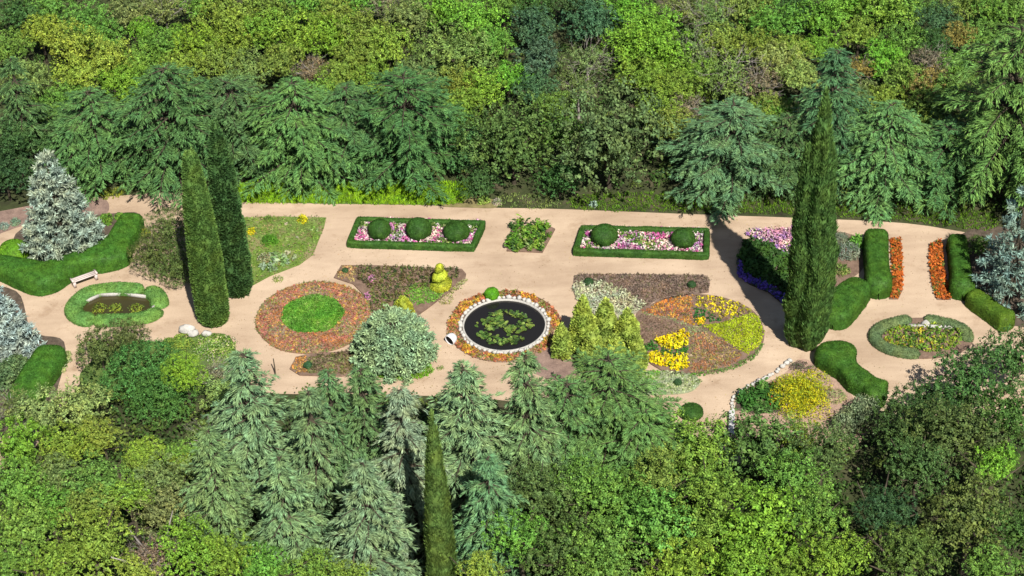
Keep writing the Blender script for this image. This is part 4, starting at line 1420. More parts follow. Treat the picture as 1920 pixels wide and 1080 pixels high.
bushel('rock_plants', 'green and white flowering rock plants below the smooth cypress', 400, 655, 42, 26, 0.35, [(0.22, 0.40, 0.07), (0.35, 0.44, 0.14), (0.55, 0.52, 0.42), (0.13, 0.26, 0.05)], [4, 3, 1.4, 2], 3200, 0.13, 0.4, cat='plant', lobes=16)
bushel('green_mat', 'yellow-green ground plants above the yellow-green round bush', 330, 645, 36, 16, 0.4, [(0.28, 0.38, 0.07), (0.16, 0.30, 0.06)], [3, 3], 1700, 0.13, 0.4, cat='plant', lobes=12)
g = P(352, 622)
for i, (x, y, s_) in enumerate([(351, 623, 2.6), (362, 629, 1.9), (388, 629, 1.6)]):
    g = P(x, y)
    o = link('rock', stone_meshes[i].copy())
    o.location = (g.x, g.y, 0)
    o.scale = (s_ * 1.2, s_, s_ * 0.8)
    tag(o, ['largest whitish rock left of the smooth cypress base', 'small whitish rock touching the largest rock', 'whitish rock right under the smooth cypress'][i], 'rock')

clump('pale_plant', 'small pinkish flowering plant on the verge above the shrubby bed', 'plant', 932, 381, 0.3, 0.3, [(0.5, 0.42, 0.42), (0.25, 0.33, 0.14)], [3, 2], 36, 0.11, 0.6)
clump('leafy_plant', 'pale green leafy plant at the end of the bright verge', 'plant', 908, 378, 0.42, 0.4, [(0.34, 0.48, 0.12), (0.24, 0.38, 0.08)], [3, 2], 50, 0.17, 0.4)
clump('blue_tuft', 'little turquoise-grey tuft at path edge under large holm oak', 'plant', 1113, 385, 0.24, 0.3, [(0.42, 0.58, 0.52)], [1], 26, 0.12, 0.4)
g = P(516, 701)
o = MB().tube([(0, 0, -0.05), (0.02, 0, 0.5), (0, 0.01, 1.15)], [0.045, 0.04, 0.03], 7).obj('wooden_post', BARK)
o.location = (g.x, g.y, 0)
tag(o, 'thin dark wooden post standing at the lower edge of the sand', 'post')
# dry leaves and twigs blown over the sand
q = scatter(PATH_W, 0.30, 0.9)
nz = noise3(np.column_stack([q, np.zeros(len(q))]), 0.35, 2.0) + 0.6 * noise3(np.column_stack([q, np.zeros(len(q))]), 1.3, 5.0)
q = q[(RNG.random(len(q)) < np.clip(0.10 + 0.32 * nz, 0.02, 0.8))]
lp = np.column_stack([q, np.full(len(q), -0.022)])
mb = MB()
mb.leaf(leaves(lp, np.tile([0, 0, 1.0], (len(q), 1)), RNG.uniform(0.05, 0.13, len(q)), 0.05, 0.15), RNG.choice(3, len(q), p=[.5, .3, .2]))
o = mb.obj('leaves', [leaf_mat(c_, 'dry_leaf', 0.3, transl=0) for c_ in ((0.34, 0.22, 0.13), (0.22, 0.15, 0.09), (0.40, 0.34, 0.16))])
tag(o, kind='stuff')

# ================================================================== TREES
def put_tree(name, label, cat, x, y, z, parts, group=None, rz=0.0, s=(1, 1, 1)):
    g = P(x, y, z)
    e = empty(name, (g.x, g.y, 0), rz)
    tag(e, label, cat, group)
    for pn, me, col in parts:
        o = link(pn, me, e, col)
        o.scale = s
    return e


# --- columnar cypresses
PROF = [(0, 0.62), (0.04, 0.86), (0.12, 1.0), (0.35, 0.98), (0.6, 0.84), (0.8, 0.58), (0.92, 0.33), (1.0, 0.04)]


def cypress(name, label, bx, by, ty, rpx, color, seed, cat='cypress', prof=PROF, **k):
    g = P(bx, by)
    # height so that the tip reaches pixel row ty
    H = 1.0
    for _ in range(30):
        yy = PX((g.x, g.y, H))[1]
        H *= 1 + (yy - ty) / 400.0
        H = min(max(H, 0.3), 40)
    R = rpx / ppm(bx, by)
    e = empty(name, (g.x, g.y, 0))
    tag(e, label, cat)
    MB().tube([(0, 0, -0.1), (0, 0, H * 0.5), (0, 0, H * 0.9)], [0.16 * R, 0.11 * R, 0.02], 8).obj('trunk', BARK, e)
    column(seed, H, R, prof, **k).obj('crown', FOL, e, color)
    return e, H, R


cypress('cypress_tree', 'smooth closely clipped cypress column casting a black shadow edge', 402, 601, 282, 30, (0.16, 0.29, 0.075), 3, prof=[(0, 0.72), (0.03, 0.93), (0.1, 1.0), (0.4, 0.97), (0.7, 0.78), (0.9, 0.50), (0.97, 0.36), (1, 0.15)],
        rough=0.03, tuft=0.17, tw=0.06, dens=330, groove=0.015, spread=1.0, up=0.9)
cypress('cypress_tree', 'coarser dark cypress right behind the smooth clipped one', 446, 548, 226, 28, C['cypdark'], 5, prof=[(0, 0.7), (0.05, 0.93), (0.12, 1.0), (0.4, 0.95), (0.7, 0.74), (0.88, 0.42), (1, 0.05)],
        rough=0.12, tuft=0.24, tw=0.09, dens=210, groove=0.06, spread=0.9, up=0.9, ws=3)
# the tall right one has several leaders
e, H, R = cypress('cypress_tree', 'tallest cypress with ribbed trunk-like foliage beside the curved hedge', 1509, 643, 172, 36, C['cyp'], 9,
                  prof=[(0, 0.66), (0.03, 0.85), (0.12, 1.0), (0.35, 1.0), (0.5, 0.84), (0.66, 0.56), (0.8, 0.40), (0.92, 0.2), (1, 0.02)], rough=0.16, tuft=0.42, tw=0.09, dens=190, groove=0.16, spread=0.5, up=1.4, ws=2.2)
LEAD = [(0, 0.6), (0.1, 1.0), (0.62, 1.0), (0.82, 0.85), (0.94, 0.5), (1, 0.05)]
for k_, (hf, rf, ox, oy) in enumerate(((0.80, 0.40, -0.62, 0.0), (0.80, 0.40, 0.48, 0.15), (0.66, 0.55, 0.12, -0.42))):
    column(10 + k_, H * hf, R * rf, LEAD, tuft=0.42, tw=0.09, dens=170, spread=0.5, up=1.4, groove=0.16, rough=0.16, ws=2.2).obj('leader', FOL, e, C['cyp']).location = (R * ox, R * oy, 0)
cypress('cypress_tree', 'slender spire cypress poking up among the lower blue cedars', 833, 1150, 772, 26, (0.16, 0.26, 0.07), 14, prof=[(0, 0.8), (0.1, 1.0), (0.35, 0.98), (0.6, 0.78), (0.8, 0.5), (0.93, 0.22), (1, 0.03)],
        rough=0.06, tuft=0.26, tw=0.06, dens=240, groove=0.04, spread=0.5, up=1.3)

# --- golden arborvitae group
CONE = [(0, 0.7), (0.08, 0.97), (0.2, 1.0), (0.45, 0.84), (0.7, 0.55), (0.9, 0.24), (1, 0.03)]
GA = 'golden conifers clustered beside the lily pond'
for i, (bx, by, ty, r, lab, ci) in enumerate([
        (1053, 667, 608, 18, 'smallest golden conifer, standing apart nearest the pond', 0),
        (1093, 655, 556, 27, 'tall golden conifer next to the pond, tip against silver foliage', 0),
        (1135, 640, 560, 24, 'golden conifer at the back middle of the cluster', 0),
        (1175, 650, 579, 25, 'golden conifer on the back right of the cluster', 0),
        (1112, 690, 622, 26, 'golden conifer at the front left of the cluster', 0),
        (1152, 692, 628, 27, 'golden conifer at the front middle of the cluster', 0),
        (1190, 694, 626, 22, 'golden conifer at the front right near yellow flowers', 0)]):
    e_, _, _ = cypress('golden_conifer', lab, bx, by, ty, r, (0.42, 0.54, 0.11) if i % 2 else (0.38, 0.50, 0.11), 20 + i, cat='conifer', prof=CONE, rough=0.2, tuft=0.2, tw=0.1, dens=190, groove=0.06, spread=1.0, up=0.8, ws=4.5)
    e_['group'] = GA
cypress('golden_cone', 'smooth golden cone conifer behind the dusty round conifer', 757, 592, 556, 19, (0.46, 0.50, 0.06), 31, cat='conifer', prof=[(0, 0.85), (0.15, 1), (0.4, 0.93), (0.7, 0.62), (0.9, 0.3), (1, 0.05)], rough=0.03, tuft=0.14, tw=0.07, dens=380, groove=0.0, spread=1, up=0.7)

# --- dusty round conifer
g = P(741, 672)
Rr = 67 / ppm(741, 672)
crown, trunk = puff_conifer(51, 3.15, Rr, 10, 19, 0.5, 0.34, 24, 0.02, 0.03, 0.2, 0.035, dome=True)
e = empty('round_conifer', (g.x, g.y, 0))
tag(e, 'big round dusty grey-green conifer on a lawn crescent', 'conifer')
trunk.obj('trunk', BARK, e)
crown.obj('crown', FOL, e, C['dusty'])

# --- blue spruces
for bx, by, H_, r, lab, col_, sd in ((122, 476, 7.6, 72, 'big frosty blue spruce rising beside the winding hedge', C['spruce'], 61),
                                     (2, 655, 4.9, 64, 'frosty blue spruce cut by the left edge above dark hedge', (0.38, 0.48, 0.50), 62),
                                     (1893, 560, 8.2, 74, 'open blue-grey spruce beside the narrow hedge at right edge', (0.24, 0.36, 0.34), 63)):
    g = P(bx, by)
    dens_ = dict(levels=11, per=9, puff=0.46, needles=44, nl=0.2) if sd != 63 else dict(levels=7, per=6, puff=0.46, needles=34)
    crown, trunk = puff_conifer(sd, H_, r / ppm(bx, by), prof=0.8, droop=0.12, **dens_)
    e = empty('blue_spruce', (g.x, g.y, 0))
    tag(e, lab, 'spruce')
    trunk.obj('trunk', BARK, e)
    crown.obj('crown', FOL, e, col_)

# --- crown library (meshes shared by the copies)
LIB = {}


def lib(key):
    if key not in LIB:
        k, v = key
        sd = 100 + v * 13 + sum(ord(ch) for ch in k)
        if k == 'lobed':
            m = lobed_crown(sd, 3.0, 0.72, 40, 80, 10, 0.17, k0=0.5, k1=0.92, r0=0.14, r1=0.30)
        elif k == 'dense':
            m = lobed_crown(sd, 3.0, 0.80, 56, 90, 9, 0.15, shaggy=0.3, low=-0.4, k0=0.55, k1=0.9, r0=0.12, r1=0.25, cl=0.06)
        elif k == 'loose':
            m = lobed_crown(sd, 3.0, 0.8, 30, 66, 12, 0.19, shaggy=0.8, point=0.35, k0=0.4, k1=0.98, r0=0.12, r1=0.30, cl=0.08)
        elif k == 'round':
            m = lobed_crown(sd, 3.0, 0.86, 50, 70, 10, 0.15, shaggy=0.25, low=-0.5, k0=0.65, k1=0.8, r0=0.18, r1=0.3, cl=0.06)
        elif k == 'twiggy':
            m = lobed_crown(sd, 3.0, 0.74, 34, 50, 10, 0.15, shaggy=0.8, twigs=26, k0=0.45, k1=0.9, r0=0.12, r1=0.28)
        elif k == 'smooth':
            m = lobed_crown(sd, 3.0, 0.8, 60, 100, 12, 0.11, shaggy=0.15, low=-0.5, k0=0.70, k1=0.78, r0=0.22, r1=0.30)
        elif k == 'juniper':
            m = lobed_crown(sd, 3.0, 0.66, 44, 80, 10, 0.16, shaggy=0.5, k0=0.5, k1=0.9, r0=0.14, r1=0.28)
        me = m.mesh(k + '_crown', [FOL, PALE_BARK])
        LIB[key] = me
    return LIB[key]


TR = [trunk_mb(1.0, 0.045, 5, 0.45, 0.04, i).mesh('trunk', BARK) for i in range(3)]
TW = trunk_mb(1.0, 0.04, 6, 0.5, 0.03, 9).mesh('trunk', PALE_BARK)
CADJ = dict(lime='lime green', green='mid-green', bright='bright green', dark='dark green', deep='very dark green', olive='olive green', yellow='yellow-green', greyolive='grey-olive', pale='pale green',
            teal='blue-green', mauve='grey-mauve', rust='rusty orange', holm='grey-green')
FORM = dict(lobed='bushy', dense='dense', loose='ragged', round='rounded', twiggy='twiggy', juniper='spreading', smooth='smooth')
ROWS = {}


def tree(kind, col, x, y, r, row, hc=None, label=None, var=None, name='broadleaf_tree', cat='tree', stretch=1.0):
    """crown centred on photo pixel x, y with radius r px"""
    z = hc if hc is not None else 3.2
    R = r / ppm(x, y, z)
    z = hc if hc is not None else max(0.95 * R, 2.4)
    g = P(x, y, z)
    R = r / ppm(x, y, z)
    v = var if var is not None else int(abs(x * 7 + y * 3)) % 3
    me = lib((kind, v))
    cc = C[col] if isinstance(col, str) else col
    j = [1 + random.uniform(-0.12, 0.12) for _ in range(3)]
    cc = tuple(a * b_ for a, b_ in zip(cc, j))
    e = empty(name, (g.x, g.y, 0), random.uniform(0, 6.28))
    o = link('crown', me, e, cc)
    s = R / 3.0
    o.scale = (s * random.uniform(0.95, 1.12), s * random.uniform(0.95, 1.1), s * random.uniform(0.9, 1.15) * stretch)
    o.location.z = z
    t = link('trunk', TW if kind == 'twiggy' else TR[v % 3], e)
    t.scale = (z, z, z * 0.92)
    e['category'] = cat
    if label:
        e['label'] = label
    else:
        ROWS.setdefault(row, []).append((x, (CADJ.get(col, 'green') if isinstance(col, str) else 'green') + ' ' + FORM[kind], e))
    return e


# named garden bushes made from the same crowns
tree('smooth', 'brownc', 318, 432, 54, '', 1.4, 'brownish spreading juniper behind, tallest of three left of cypresses', 0, 'juniper', 'juniper')
tree('smooth', 'brownc', 286, 480, 48, '', 1.1, 'brownish spreading juniper nearest the octagonal pond', 1, 'juniper', 'juniper')
tree('smooth', 'brownc', 334, 500, 50, '', 0.9, 'brownish spreading juniper against the smooth cypress', 2, 'juniper', 'juniper')
tree('juniper', (0.13, 0.15, 0.055), 188, 655, 50, '', 1.5, 'dark brown juniper left of the big dark green mound', 1, 'juniper', 'juniper')
tree('juniper', (0.13, 0.15, 0.055), 236, 630, 46, '', 1.2, 'dark brown juniper hiding the front of octagonal pond', 2, 'juniper', 'juniper')
tree('smooth', (0.09, 0.215, 0.06), 274, 712, 86, '', 1.2, 'big dark blue-green mounded shrub left of yellow-green round bush', 0, 'dark_shrub', 'shrub')
tree('smooth', (0.085, 0.205, 0.055), 305, 748, 62, '', 1.3, 'dark green lower lobe under the big mounded shrub', 1, 'dark_shrub', 'shrub')
tree('smooth', (0.25, 0.38, 0.05), 347, 698, 43, '', 2.9, 'yellow-green round bush overlapping the big dark mound', 2, 'round_bush', 'shrub')
tree('dense', (0.12, 0.2, 0.04), 1835, 462, 28, '', 0.8, 'olive shrub between the narrow hedge and blue-grey spruce', 2, 'olive_bush', 'shrub')

# --- cedars
CED = {}


def cedar_mesh(v):
    if v not in CED:
        P_ = [dict(H=11, R=5.6, boughs=100, tiers=6, droop=0.18, prof=0.62, pw=1.7, base=0.08, jit=0.4, gap=0.50, flat=0.3),
              dict(H=11, R=5.2, boughs=104, tiers=7, droop=0.22, prof=0.66, pw=1.6, base=0.06, jit=0.4, gap=0.50, flat=0.3),
              dict(H=13, R=3.6, boughs=112, tiers=10, droop=0.18, prof=0.75, pw=1.1, base=0.05, jit=0.6, gap=0.42, flat=0.35),
              dict(H=13, R=3.4, boughs=100, tiers=9, droop=0.24, prof=0.8, pw=1.05, base=0.05, jit=0.6, gap=0.42, flat=0.35),
              dict(H=11, R=5.3, boughs=98, tiers=6, droop=0.14, prof=0.6, pw=1.8, base=0.08, lift=0.16, jit=0.4, gap=0.50, flat=0.3)]
        cr, tr = conifer(200 + v, **P_[v])
        CED[v] = (cr.mesh('cedar_crown', FOL), tr.mesh('cedar_trunk', BARK), P_[v])
    return CED[v]


def cedar(v, label, bx, by, ty, rpx, color, rz=0.0):
    cr, tr, p = cedar_mesh(v)
    g = P(bx, by)
    H = 5.0
    for _ in range(40):
        H *= 1 + (PX((g.x, g.y, H))[1] - ty) / 500.0
    R = rpx / ppm(bx, by, H * 0.4)
    e = empty('cedar_tree', (g.x, g.y, 0), rz)
    tag(e, label, 'cedar')
    s = (R / p['R'], R / p['R'], H / p['H'])
    cc = tuple(a * random.uniform(0.92, 1.08) for a in color)
    link('crown', cr, e, cc).scale = s
    link('trunk', tr, e).scale = s
    return e


CG, CP, CB = C['cedar'], C['cedarpale'], C['cedarblue']
D1, D2, D3 = (0.11, 0.23, 0.085), (0.13, 0.26, 0.085), (0.10, 0.215, 0.08)
cedar(0, 'broad dark cedar behind the two left cypresses', 335, 318, 122, 150, D3, 0.3)
cedar(1, 'cedar at far left behind the big blue spruce', 190, 318, 168, 120, D1, 1.4)
cedar(4, 'cedar filling the gap between the leafy cypress and the grassy bed cedar', 445, 300, 150, 112, D1, 5.0)
cedar(1, 'wide layered cedar above the grassy bed', 565, 318, 150, 135, D2, 2.1)
cedar(0, 'cedar squeezed between the two wide layered cedars of the back row', 660, 305, 160, 112, D1, 4.1)
cedar(4, 'wide layered cedar above the three-ball petunia bed', 768, 318, 138, 138, D3, 0.9)
cedar(4, 'pale green broad cedar above the two-ball petunia bed', 1368, 350, 192, 128, CP, 3.9)
cedar(2, 'tall cedar with narrow top rising behind the tallest cypress', 1550, 342, 88, 96, (0.10, 0.22, 0.10), 0.2)
cedar(0, 'dark cedar just left of the tallest cypress behind lilac flowers', 1470, 345, 215, 92, D3, 2.9)
cedar(1, 'cedar right of the tallest cypress behind straight upright hedge', 1655, 356, 190, 122, (0.15, 0.30, 0.11), 4.4)
cedar(0, 'tallest wide cedar at the right edge above blue-grey spruce', 1872, 362, 45, 175, (0.14, 0.30, 0.08), 5.2)
cedar(4, 'low cedar between straight hedges and right edge cedar', 1765, 362, 235, 100, D1, 0.4)
cedar(3, 'ragged grey-green cedar at the left edge above dark round tree', 62, 320, 105, 75, (0.11, 0.21, 0.08), 2.0)
# lower group
E1, E2 = (0.13, 0.24, 0.10), (0.18, 0.30, 0.14)
cedar(2, 'tall pale cedar, leftmost spire of the lower row', 496, 960, 655, 112, CB, 0.5)
cedar(3, 'dark narrow cedar second from left in the lower row', 606, 985, 728, 104, E2, 1.9)
cedar(3, 'dark cedar whose tip overlaps the brown bed', 642, 960, 690, 84, E1, 4.9)
cedar(2, 'dark cedar whose tip is under the dusty round conifer', 700, 950, 684, 98, E1, 3.2)
cedar(3, 'very pale bluish cedar just left of the spire cypress', 772, 1000, 722, 98, (0.25, 0.37, 0.22), 0.1)
cedar(2, 'pale blue-green cedar just right of the spire cypress', 882, 960, 682, 116, CB, 5.3)
cedar(3, 'cedar with tip on the sand below the lily pond', 992, 925, 660, 98, E2, 2.6)
cedar(4, 'broad green cedar covering the front of golden conifers', 1140, 850, 668, 132, (0.14, 0.29, 0.095), 1.2)
cedar(1, 'broad soft green cedar left of the low flattened ball', 1205, 890, 765, 126, (0.15, 0.30, 0.09), 3.0)
cedar(4, 'broad green cedar between pond-side spire and broad green cedar', 1065, 880, 715, 105, (0.15, 0.30, 0.11), 2.4)
cedar(3, 'bluish cedar low in the picture under the leftmost spire', 555, 1110, 850, 104, CB, 4.0)
cedar(2, 'bluish cedar at the left end of the lower cedar group', 430, 1060, 800, 90, E2, 1.3)
cedar(2, 'greyish cedar low in the picture left of the spire cypress', 705, 1130, 860, 108, (0.22, 0.33, 0.19), 2.2)
cedar(3, 'bluish cedar low in the picture right of the spire cypress', 925, 1090, 850, 98, (0.15, 0.27, 0.13), 1.0)

# --- dense holm oaks behind the path
tree('dense', 'holm', 962, 272, 102, '', 3.0, 'dark grey-green holm oak directly above the small shrubby bed', 0, 'holm_oak')
tree('dense', (0.135, 0.22, 0.07), 1142, 265, 126, '', 3.6, 'largest grey-green holm oak above the gap of the petunia beds', 1, 'holm_oak', stretch=1.25)
tree('dense', 'dark', 1050, 340, 50, '', 1.3, 'low dark bush at the path between the two holm oaks', 2, 'dark_bush', 'shrub')
tree('dense', 'dark', 900, 345, 44, '', 1.1, 'low dark bush at the path left of the holm oaks', 0, 'dark_bush', 'shrub')
tree('dense', 'deep', 8, 322, 66, '', 2.2, 'dark rounded tree at the left edge above bare soil', 1)
tree('loose', 'dark', 30, 268, 50, '', 3.0, 'dark ragged tree at the left edge above the round tree', 1)

# --- background wood, row by row: kind, colour, x, y, r
T1 = 'along the top edge'
T2 = 'in the second row from the top'
T3 = 'in the row just behind the cedars'
top = [('dense', 'dark', 35, 28, 52), ('lobed', 'green', 95, 12, 44), ('lobed', 'green', 160, 40, 46), ('dense', 'greyolive', 245, 25, 50), ('twiggy', 'greyolive', 305, 22, 48), ('lobed', 'green', 375, 12, 44),
       ('lobed', 'olive', 425, 35, 56), ('dense', 'olive', 505, 22, 52), ('lobed', 'green', 575, 12, 46), ('dense', 'olive', 620, 25, 50), ('lobed', 'green', 680, 8, 40), ('twiggy', 'mauve', 716, 12, 34), ('lobed', 'greyolive', 765, 40, 50),
       ('lobed', 'bright', 830, 22, 52), ('lobed', 'bright', 895, 40, 50), ('lobed', 'green', 945, 10, 40), ('lobed', 'dark', 1000, 8, 44), ('dense', 'dark', 1070, 5, 44), ('dense', 'teal', 1110, 40, 58),
       ('lobed', 'bright', 1175, 15, 48), ('loose', 'lime', 1215, 55, 58), ('twiggy', 'greyolive', 1290, 25, 50), ('twiggy', 'greyolive', 1340, 40, 52), ('lobed', 'olive', 1400, 22, 56), ('dense', 'green', 1450, 45, 50),
       ('dense', 'dark', 1490, 20, 48), ('loose', 'bright', 1545, 42, 54), ('lobed', 'bright', 1600, 8, 46), ('loose', 'bright', 1655, 26, 54), ('lobed', 'green', 1705, 10, 44), ('dense', 'teal', 1760, 42, 44), ('lobed', 'olive', 1815, 12, 46), ('lobed', 'green', 1862, 26, 44), ('lobed', 'green', 1905, 12, 46)]
mid = [('lobed', 'yellow', 78, 62, 44), ('lobed', 'green', 18, 95, 46), ('loose', 'yellow', 138, 88, 52), ('lobed', 'green', 195, 72, 40), ('round', 'bright', 268, 56, 26), ('round', 'bright', 332, 66, 26), ('lobed', 'green', 300, 92, 42), ('lobed', 'lime', 372, 92, 50),
       ('loose', 'lime', 440, 72, 52), ('lobed', 'lime', 500, 62, 50), ('loose', 'lime', 560, 74, 54), ('lobed', 'lime', 622, 72, 52), ('loose', 'olive', 690, 72, 50), ('lobed', 'yellow', 728, 92, 46), ('lobed', 'olive', 665, 112, 46),
       ('dense', 'greyolive', 850, 105, 68), ('lobed', 'green', 925, 85, 42), ('loose', 'teal', 1000, 62, 46), ('loose', 'teal', 1010, 122, 50), ('loose', 'lime', 1180, 95, 50), ('loose', 'lime', 1240, 105, 58), ('twiggy', 'greyolive', 1300, 95, 46),
       ('lobed', 'olive', 1360, 82, 46), ('lobed', 'olive', 1430, 92, 44), ('lobed', 'yellow', 1490, 98, 36), ('lobed', 'bright', 1540, 92, 36), ('lobed', 'olive', 1610, 66, 40), ('lobed', 'green', 1690, 76, 42), ('dense', 'dark', 1755, 90, 38), ('lobed', 'rust', 1800, 70, 34), ('lobed', 'green', 1840, 70, 40)]
gapr = [(k_, c_, x, y, r) for k_, c_, x, y, r in [('lobed', 'green', 60, 225, 46), ('lobed', 'green', 120, 195, 44), ('loose', 'lime', 235, 165, 40), ('lobed', 'olive', 250, 215, 42), ('lobed', 'green', 380, 185, 44), ('lobed', 'olive', 430, 200, 46), ('dense', 'greyolive', 450, 165, 42), ('lobed', 'green', 440, 240, 40),
        ('lobed', 'green', 600, 185, 44), ('lobed', 'olive', 650, 205, 44), ('dense', 'green', 620, 240, 40), ('lobed', 'olive', 830, 205, 46), ('dense', 'green', 865, 245, 42), ('lobed', 'green', 1040, 205, 40), ('dense', 'green', 1050, 250, 40), ('lobed', 'lime', 1235, 205, 44), ('lobed', 'olive', 1260, 240, 44), ('lobed', 'olive', 1420, 232, 42),
        ('lobed', 'green', 1465, 215, 40), ('lobed', 'green', 1470, 265, 40), ('lobed', 'green', 1740, 205, 44), ('lobed', 'olive', 1730, 245, 42), ('dense', 'green', 1750, 285, 40), ('lobed', 'green', 1790, 175, 42), ('dense', 'green', 1570, 210, 40)]]
low = [('dense', 'greyolive', 50, 160, 60), ('loose', 'yellow', 205, 122, 50), ('loose', 'yellow', 150, 145, 44), ('lobed', 'olive', 262, 120, 42), ('lobed', 'yellow', 340, 130, 40), ('lobed', 'olive', 412, 122, 46), ('dense', 'greyolive', 470, 128, 42), ('lobed', 'olive', 530, 122, 44),
       ('twiggy', 'mauve', 585, 135, 34), ('lobed', 'olive', 640, 150, 44), ('lobed', 'lime', 700, 150, 44), ('dense', 'greyolive', 780, 150, 50), ('lobed', 'olive', 860, 165, 44), ('loose', 'lime', 905, 170, 42), ('lobed', 'bright', 955, 145, 40), ('lobed', 'lime', 870, 200, 40),
       ('dense', 'teal', 1005, 170, 40), ('twiggy', 'greyolive', 1100, 118, 46), ('twiggy', 'greyolive', 1085, 165, 42), ('loose', 'lime', 1215, 150, 54), ('loose', 'lime', 1270, 175, 46), ('lobed', 'lime', 1305, 140, 40),
       ('twiggy', 'greyolive', 1365, 150, 62), ('twiggy', 'mauve', 1420, 160, 48), ('lobed', 'pale', 1465, 118, 44), ('lobed', 'pale', 1500, 150, 40), ('twiggy', 'mauve', 1285, 205, 34), ('lobed', 'olive', 1440, 205, 36), ('twiggy', 'rust', 1612, 130, 32),
       ('lobed', 'bright', 1655, 115, 42), ('loose', 'olive', 1700, 155, 44), ('loose', 'rust', 1735, 165, 34), ('twiggy', 'mauve', 1748, 118, 38), ('lobed', 'green', 1795, 125, 38), ('lobed', 'greyolive', 1610, 180, 40), ('lobed', 'olive', 1660, 195, 42)]
T4 = 'half hidden between the cedar tops'
for L3, rw in ((top, T1), (mid, T2), (low, T3), (gapr, T4)):
    for k_, c_, x, y, r in L3:
        tree(k_, c_, x, y, r * 1.08, rw)

# --- lower wood
B0 = 'in the uppermost row below the left garden'
B1 = 'in the middle row of the lower wood'
B2 = 'along the bottom edge'
upper = [('loose', 'pale', 150, 765, 58), ('loose', 'pale', 80, 775, 52), ('twiggy', 'greyolive', 22, 765, 44), ('loose', 'yellow', 190, 822, 40), ('lobed', 'lime', 35, 835, 58), ('lobed', 'lime', 130, 838, 54), ('lobed', 'yellow', 270, 852, 38), ('lobed', 'olive', 268, 868, 34),
         ('lobed', 'olive', 345, 862, 38), ('twiggy', 'greyolive', 388, 818, 46), ('twiggy', 'mauve', 405, 700, 34), ('loose', 'pale', 415, 745, 38), ('lobed', 'lime', 345, 880, 34),
         ('loose', 'olive', 1300, 855, 70), ('loose', 'holm', 1430, 850, 84), ('loose', 'olive', 1495, 838, 52), ('dense', 'dark', 1735, 768, 70), ('dense', (0.085, 0.165, 0.05), 1818, 722, 88), ('dense', (0.085, 0.165, 0.05), 1900, 672, 66), ('dense', 'dark', 1690, 810, 64)]
middle = [('lobed', 'green', 35, 915, 62), ('dense', 'greyolive', 110, 895, 50), ('loose', 'green', 195, 915, 62), ('dense', 'greyolive', 310, 905, 60), ('loose', 'greyolive', 300, 965, 52), ('loose', 'bright', 245, 935, 44), ('lobed', 'green', 90, 960, 54), ('dense', 'olive', 165, 960, 52),
          ('dense', 'holm', 1010, 930, 74), ('dense', 'green', 1095, 920, 70), ('dense', 'green', 1180, 945, 70), ('loose', 'olive', 1240, 900, 58), ('loose', 'green', 1340, 920, 56), ('dense', 'green', 1490, 900, 70), ('loose', 'holm', 1545, 850, 52),
          ('dense', (0.09, 0.165, 0.05), 1785, 820, 84), ('dense', (0.085, 0.16, 0.045), 1895, 780, 74), ('loose', 'bright', 1865, 880, 48), ('dense', (0.09, 0.16, 0.05), 1725, 875, 66)]
bottom = [('lobed', 'olive', 45, 1000, 60), ('lobed', 'green', 20, 1060, 54), ('dense', 'olive', 180, 1025, 80), ('dense', 'olive', 105, 1055, 50), ('twiggy', 'mauve', 285, 1040, 42), ('dense', 'lime', 355, 1035, 66), ('dense', 'lime', 430, 1050, 56), ('dense', 'green', 500, 1065, 56), ('loose', 'yellow', 260, 1085, 44), ('lobed', 'green', 590, 1080, 56),
          ('dense', 'olive', 660, 1090, 48), ('lobed', 'yellow', 905, 1075, 44), ('dense', 'green', 970, 1010, 66), ('dense', 'holm', 1050, 1030, 76), ('loose', 'green', 1140, 1035, 74), ('loose', 'green', 1235, 1000, 80), ('loose', 'lime', 1330, 985, 82), ('loose', 'lime', 1430, 1000, 88),
          ('lobed', 'lime', 1280, 1070, 66), ('loose', 'lime', 1385, 1075, 66), ('lobed', 'green', 1520, 975, 70), ('loose', 'lime', 1560, 1050, 66), ('dense', 'deep', 1655, 960, 60), ('dense', (0.11, 0.18, 0.05), 1700, 1045, 72), ('dense', (0.12, 0.185, 0.055), 1820, 975, 92), ('dense', (0.09, 0.16, 0.045), 1905, 1000, 60), ('lobed', 'green', 1860, 1070, 50),
          ('dense', 'green', 1120, 1080, 60), ('dense', 'lime', 1480, 1085, 50)]
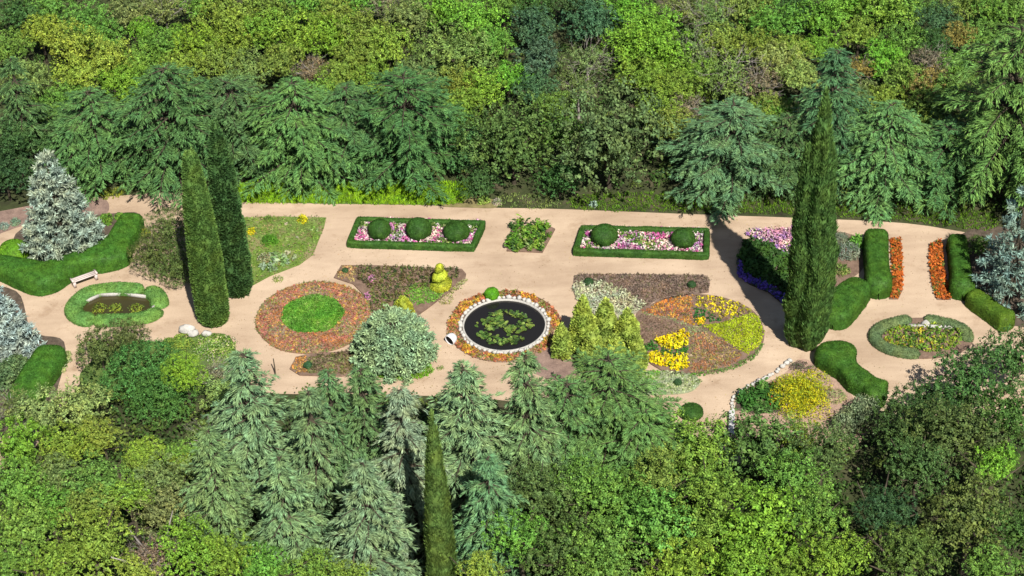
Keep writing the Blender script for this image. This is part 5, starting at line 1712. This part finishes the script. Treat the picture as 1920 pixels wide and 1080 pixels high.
for L3, rw in ((upper, B0), (middle, B1), (bottom, B2)):
    for k_, c_, x, y, r in L3:
        tree(k_, c_, x, y, r * 1.06, rw, hc={B0: None, B1: 4.0, B2: 4.5}[rw] if r > 40 else None)

ORD = ['leftmost', 'second', 'third', 'fourth', 'fifth', 'sixth', 'seventh', 'eighth', 'ninth', 'tenth', 'eleventh', 'twelfth']
for rw, L3 in ROWS.items():
    by = {}
    for x, key, e_ in sorted(L3, key=lambda q: q[0]):
        by.setdefault(key, []).append(e_)
    for key, es_ in by.items():
        for i, e_ in enumerate(es_):
            if len(es_) == 1:
                e_['label'] = f'the only {key} tree {rw}'
            elif i == 0:
                e_['label'] = f'leftmost {key} tree {rw}'
            else:
                e_['label'] = f'{ORD[i]} {key} tree from the left {rw}'
            e_['group'] = 'woodland trees ' + rw

# low scrub between the trees: nobody could count it
RNG = np.random.default_rng(77)
mb = MB()
zone = []
for poly_px, sp_ in (([(-200, -60), (2120, -60), (2120, 400), (1850, 405), (1500, 380), (900, 340), (460, 335), (100, 345), (-200, 380)], 1.15),
                     ([(-200, 800), (40, 860), (90, 800), (170, 720), (300, 770), (440, 745), (700, 748), (960, 765), (1240, 805), (1340, 870), (1500, 860), (1720, 800), (2100, 740), (2100, 1300), (-200, 1300)], 0.85)):
    zone.append(scatter(world_poly(poly_px), sp_, 0.6))
Z = np.vstack(zone)
n = len(Z)
k = 26
hh = RNG.uniform(0.4, 1.3, n)
cen = np.column_stack([Z, hh * 0.5])
LP = np.repeat(cen, k, axis=0)
d = rnd(n * k); d[:, 2] = np.abs(d[:, 2])
LP = LP + d * np.column_stack([np.repeat(hh, k)] * 3) * RNG.uniform(0.4, 1, (n * k, 1)) * 0.75
cols = [(0.06, 0.12, 0.03), (0.11, 0.16, 0.04), (0.05, 0.09, 0.03)]
mb.leaf(leaves(LP, d + np.array([0, 0, .4]), 0.24, 0.15, 0.8), np.repeat(RNG.choice(3, n, p=[.45, .35, .2]), k))
o = mb.obj('undergrowth', [leaf_mat(c_, 'undergrowth', 0.4) for c_ in cols])
tag(o, kind='stuff')
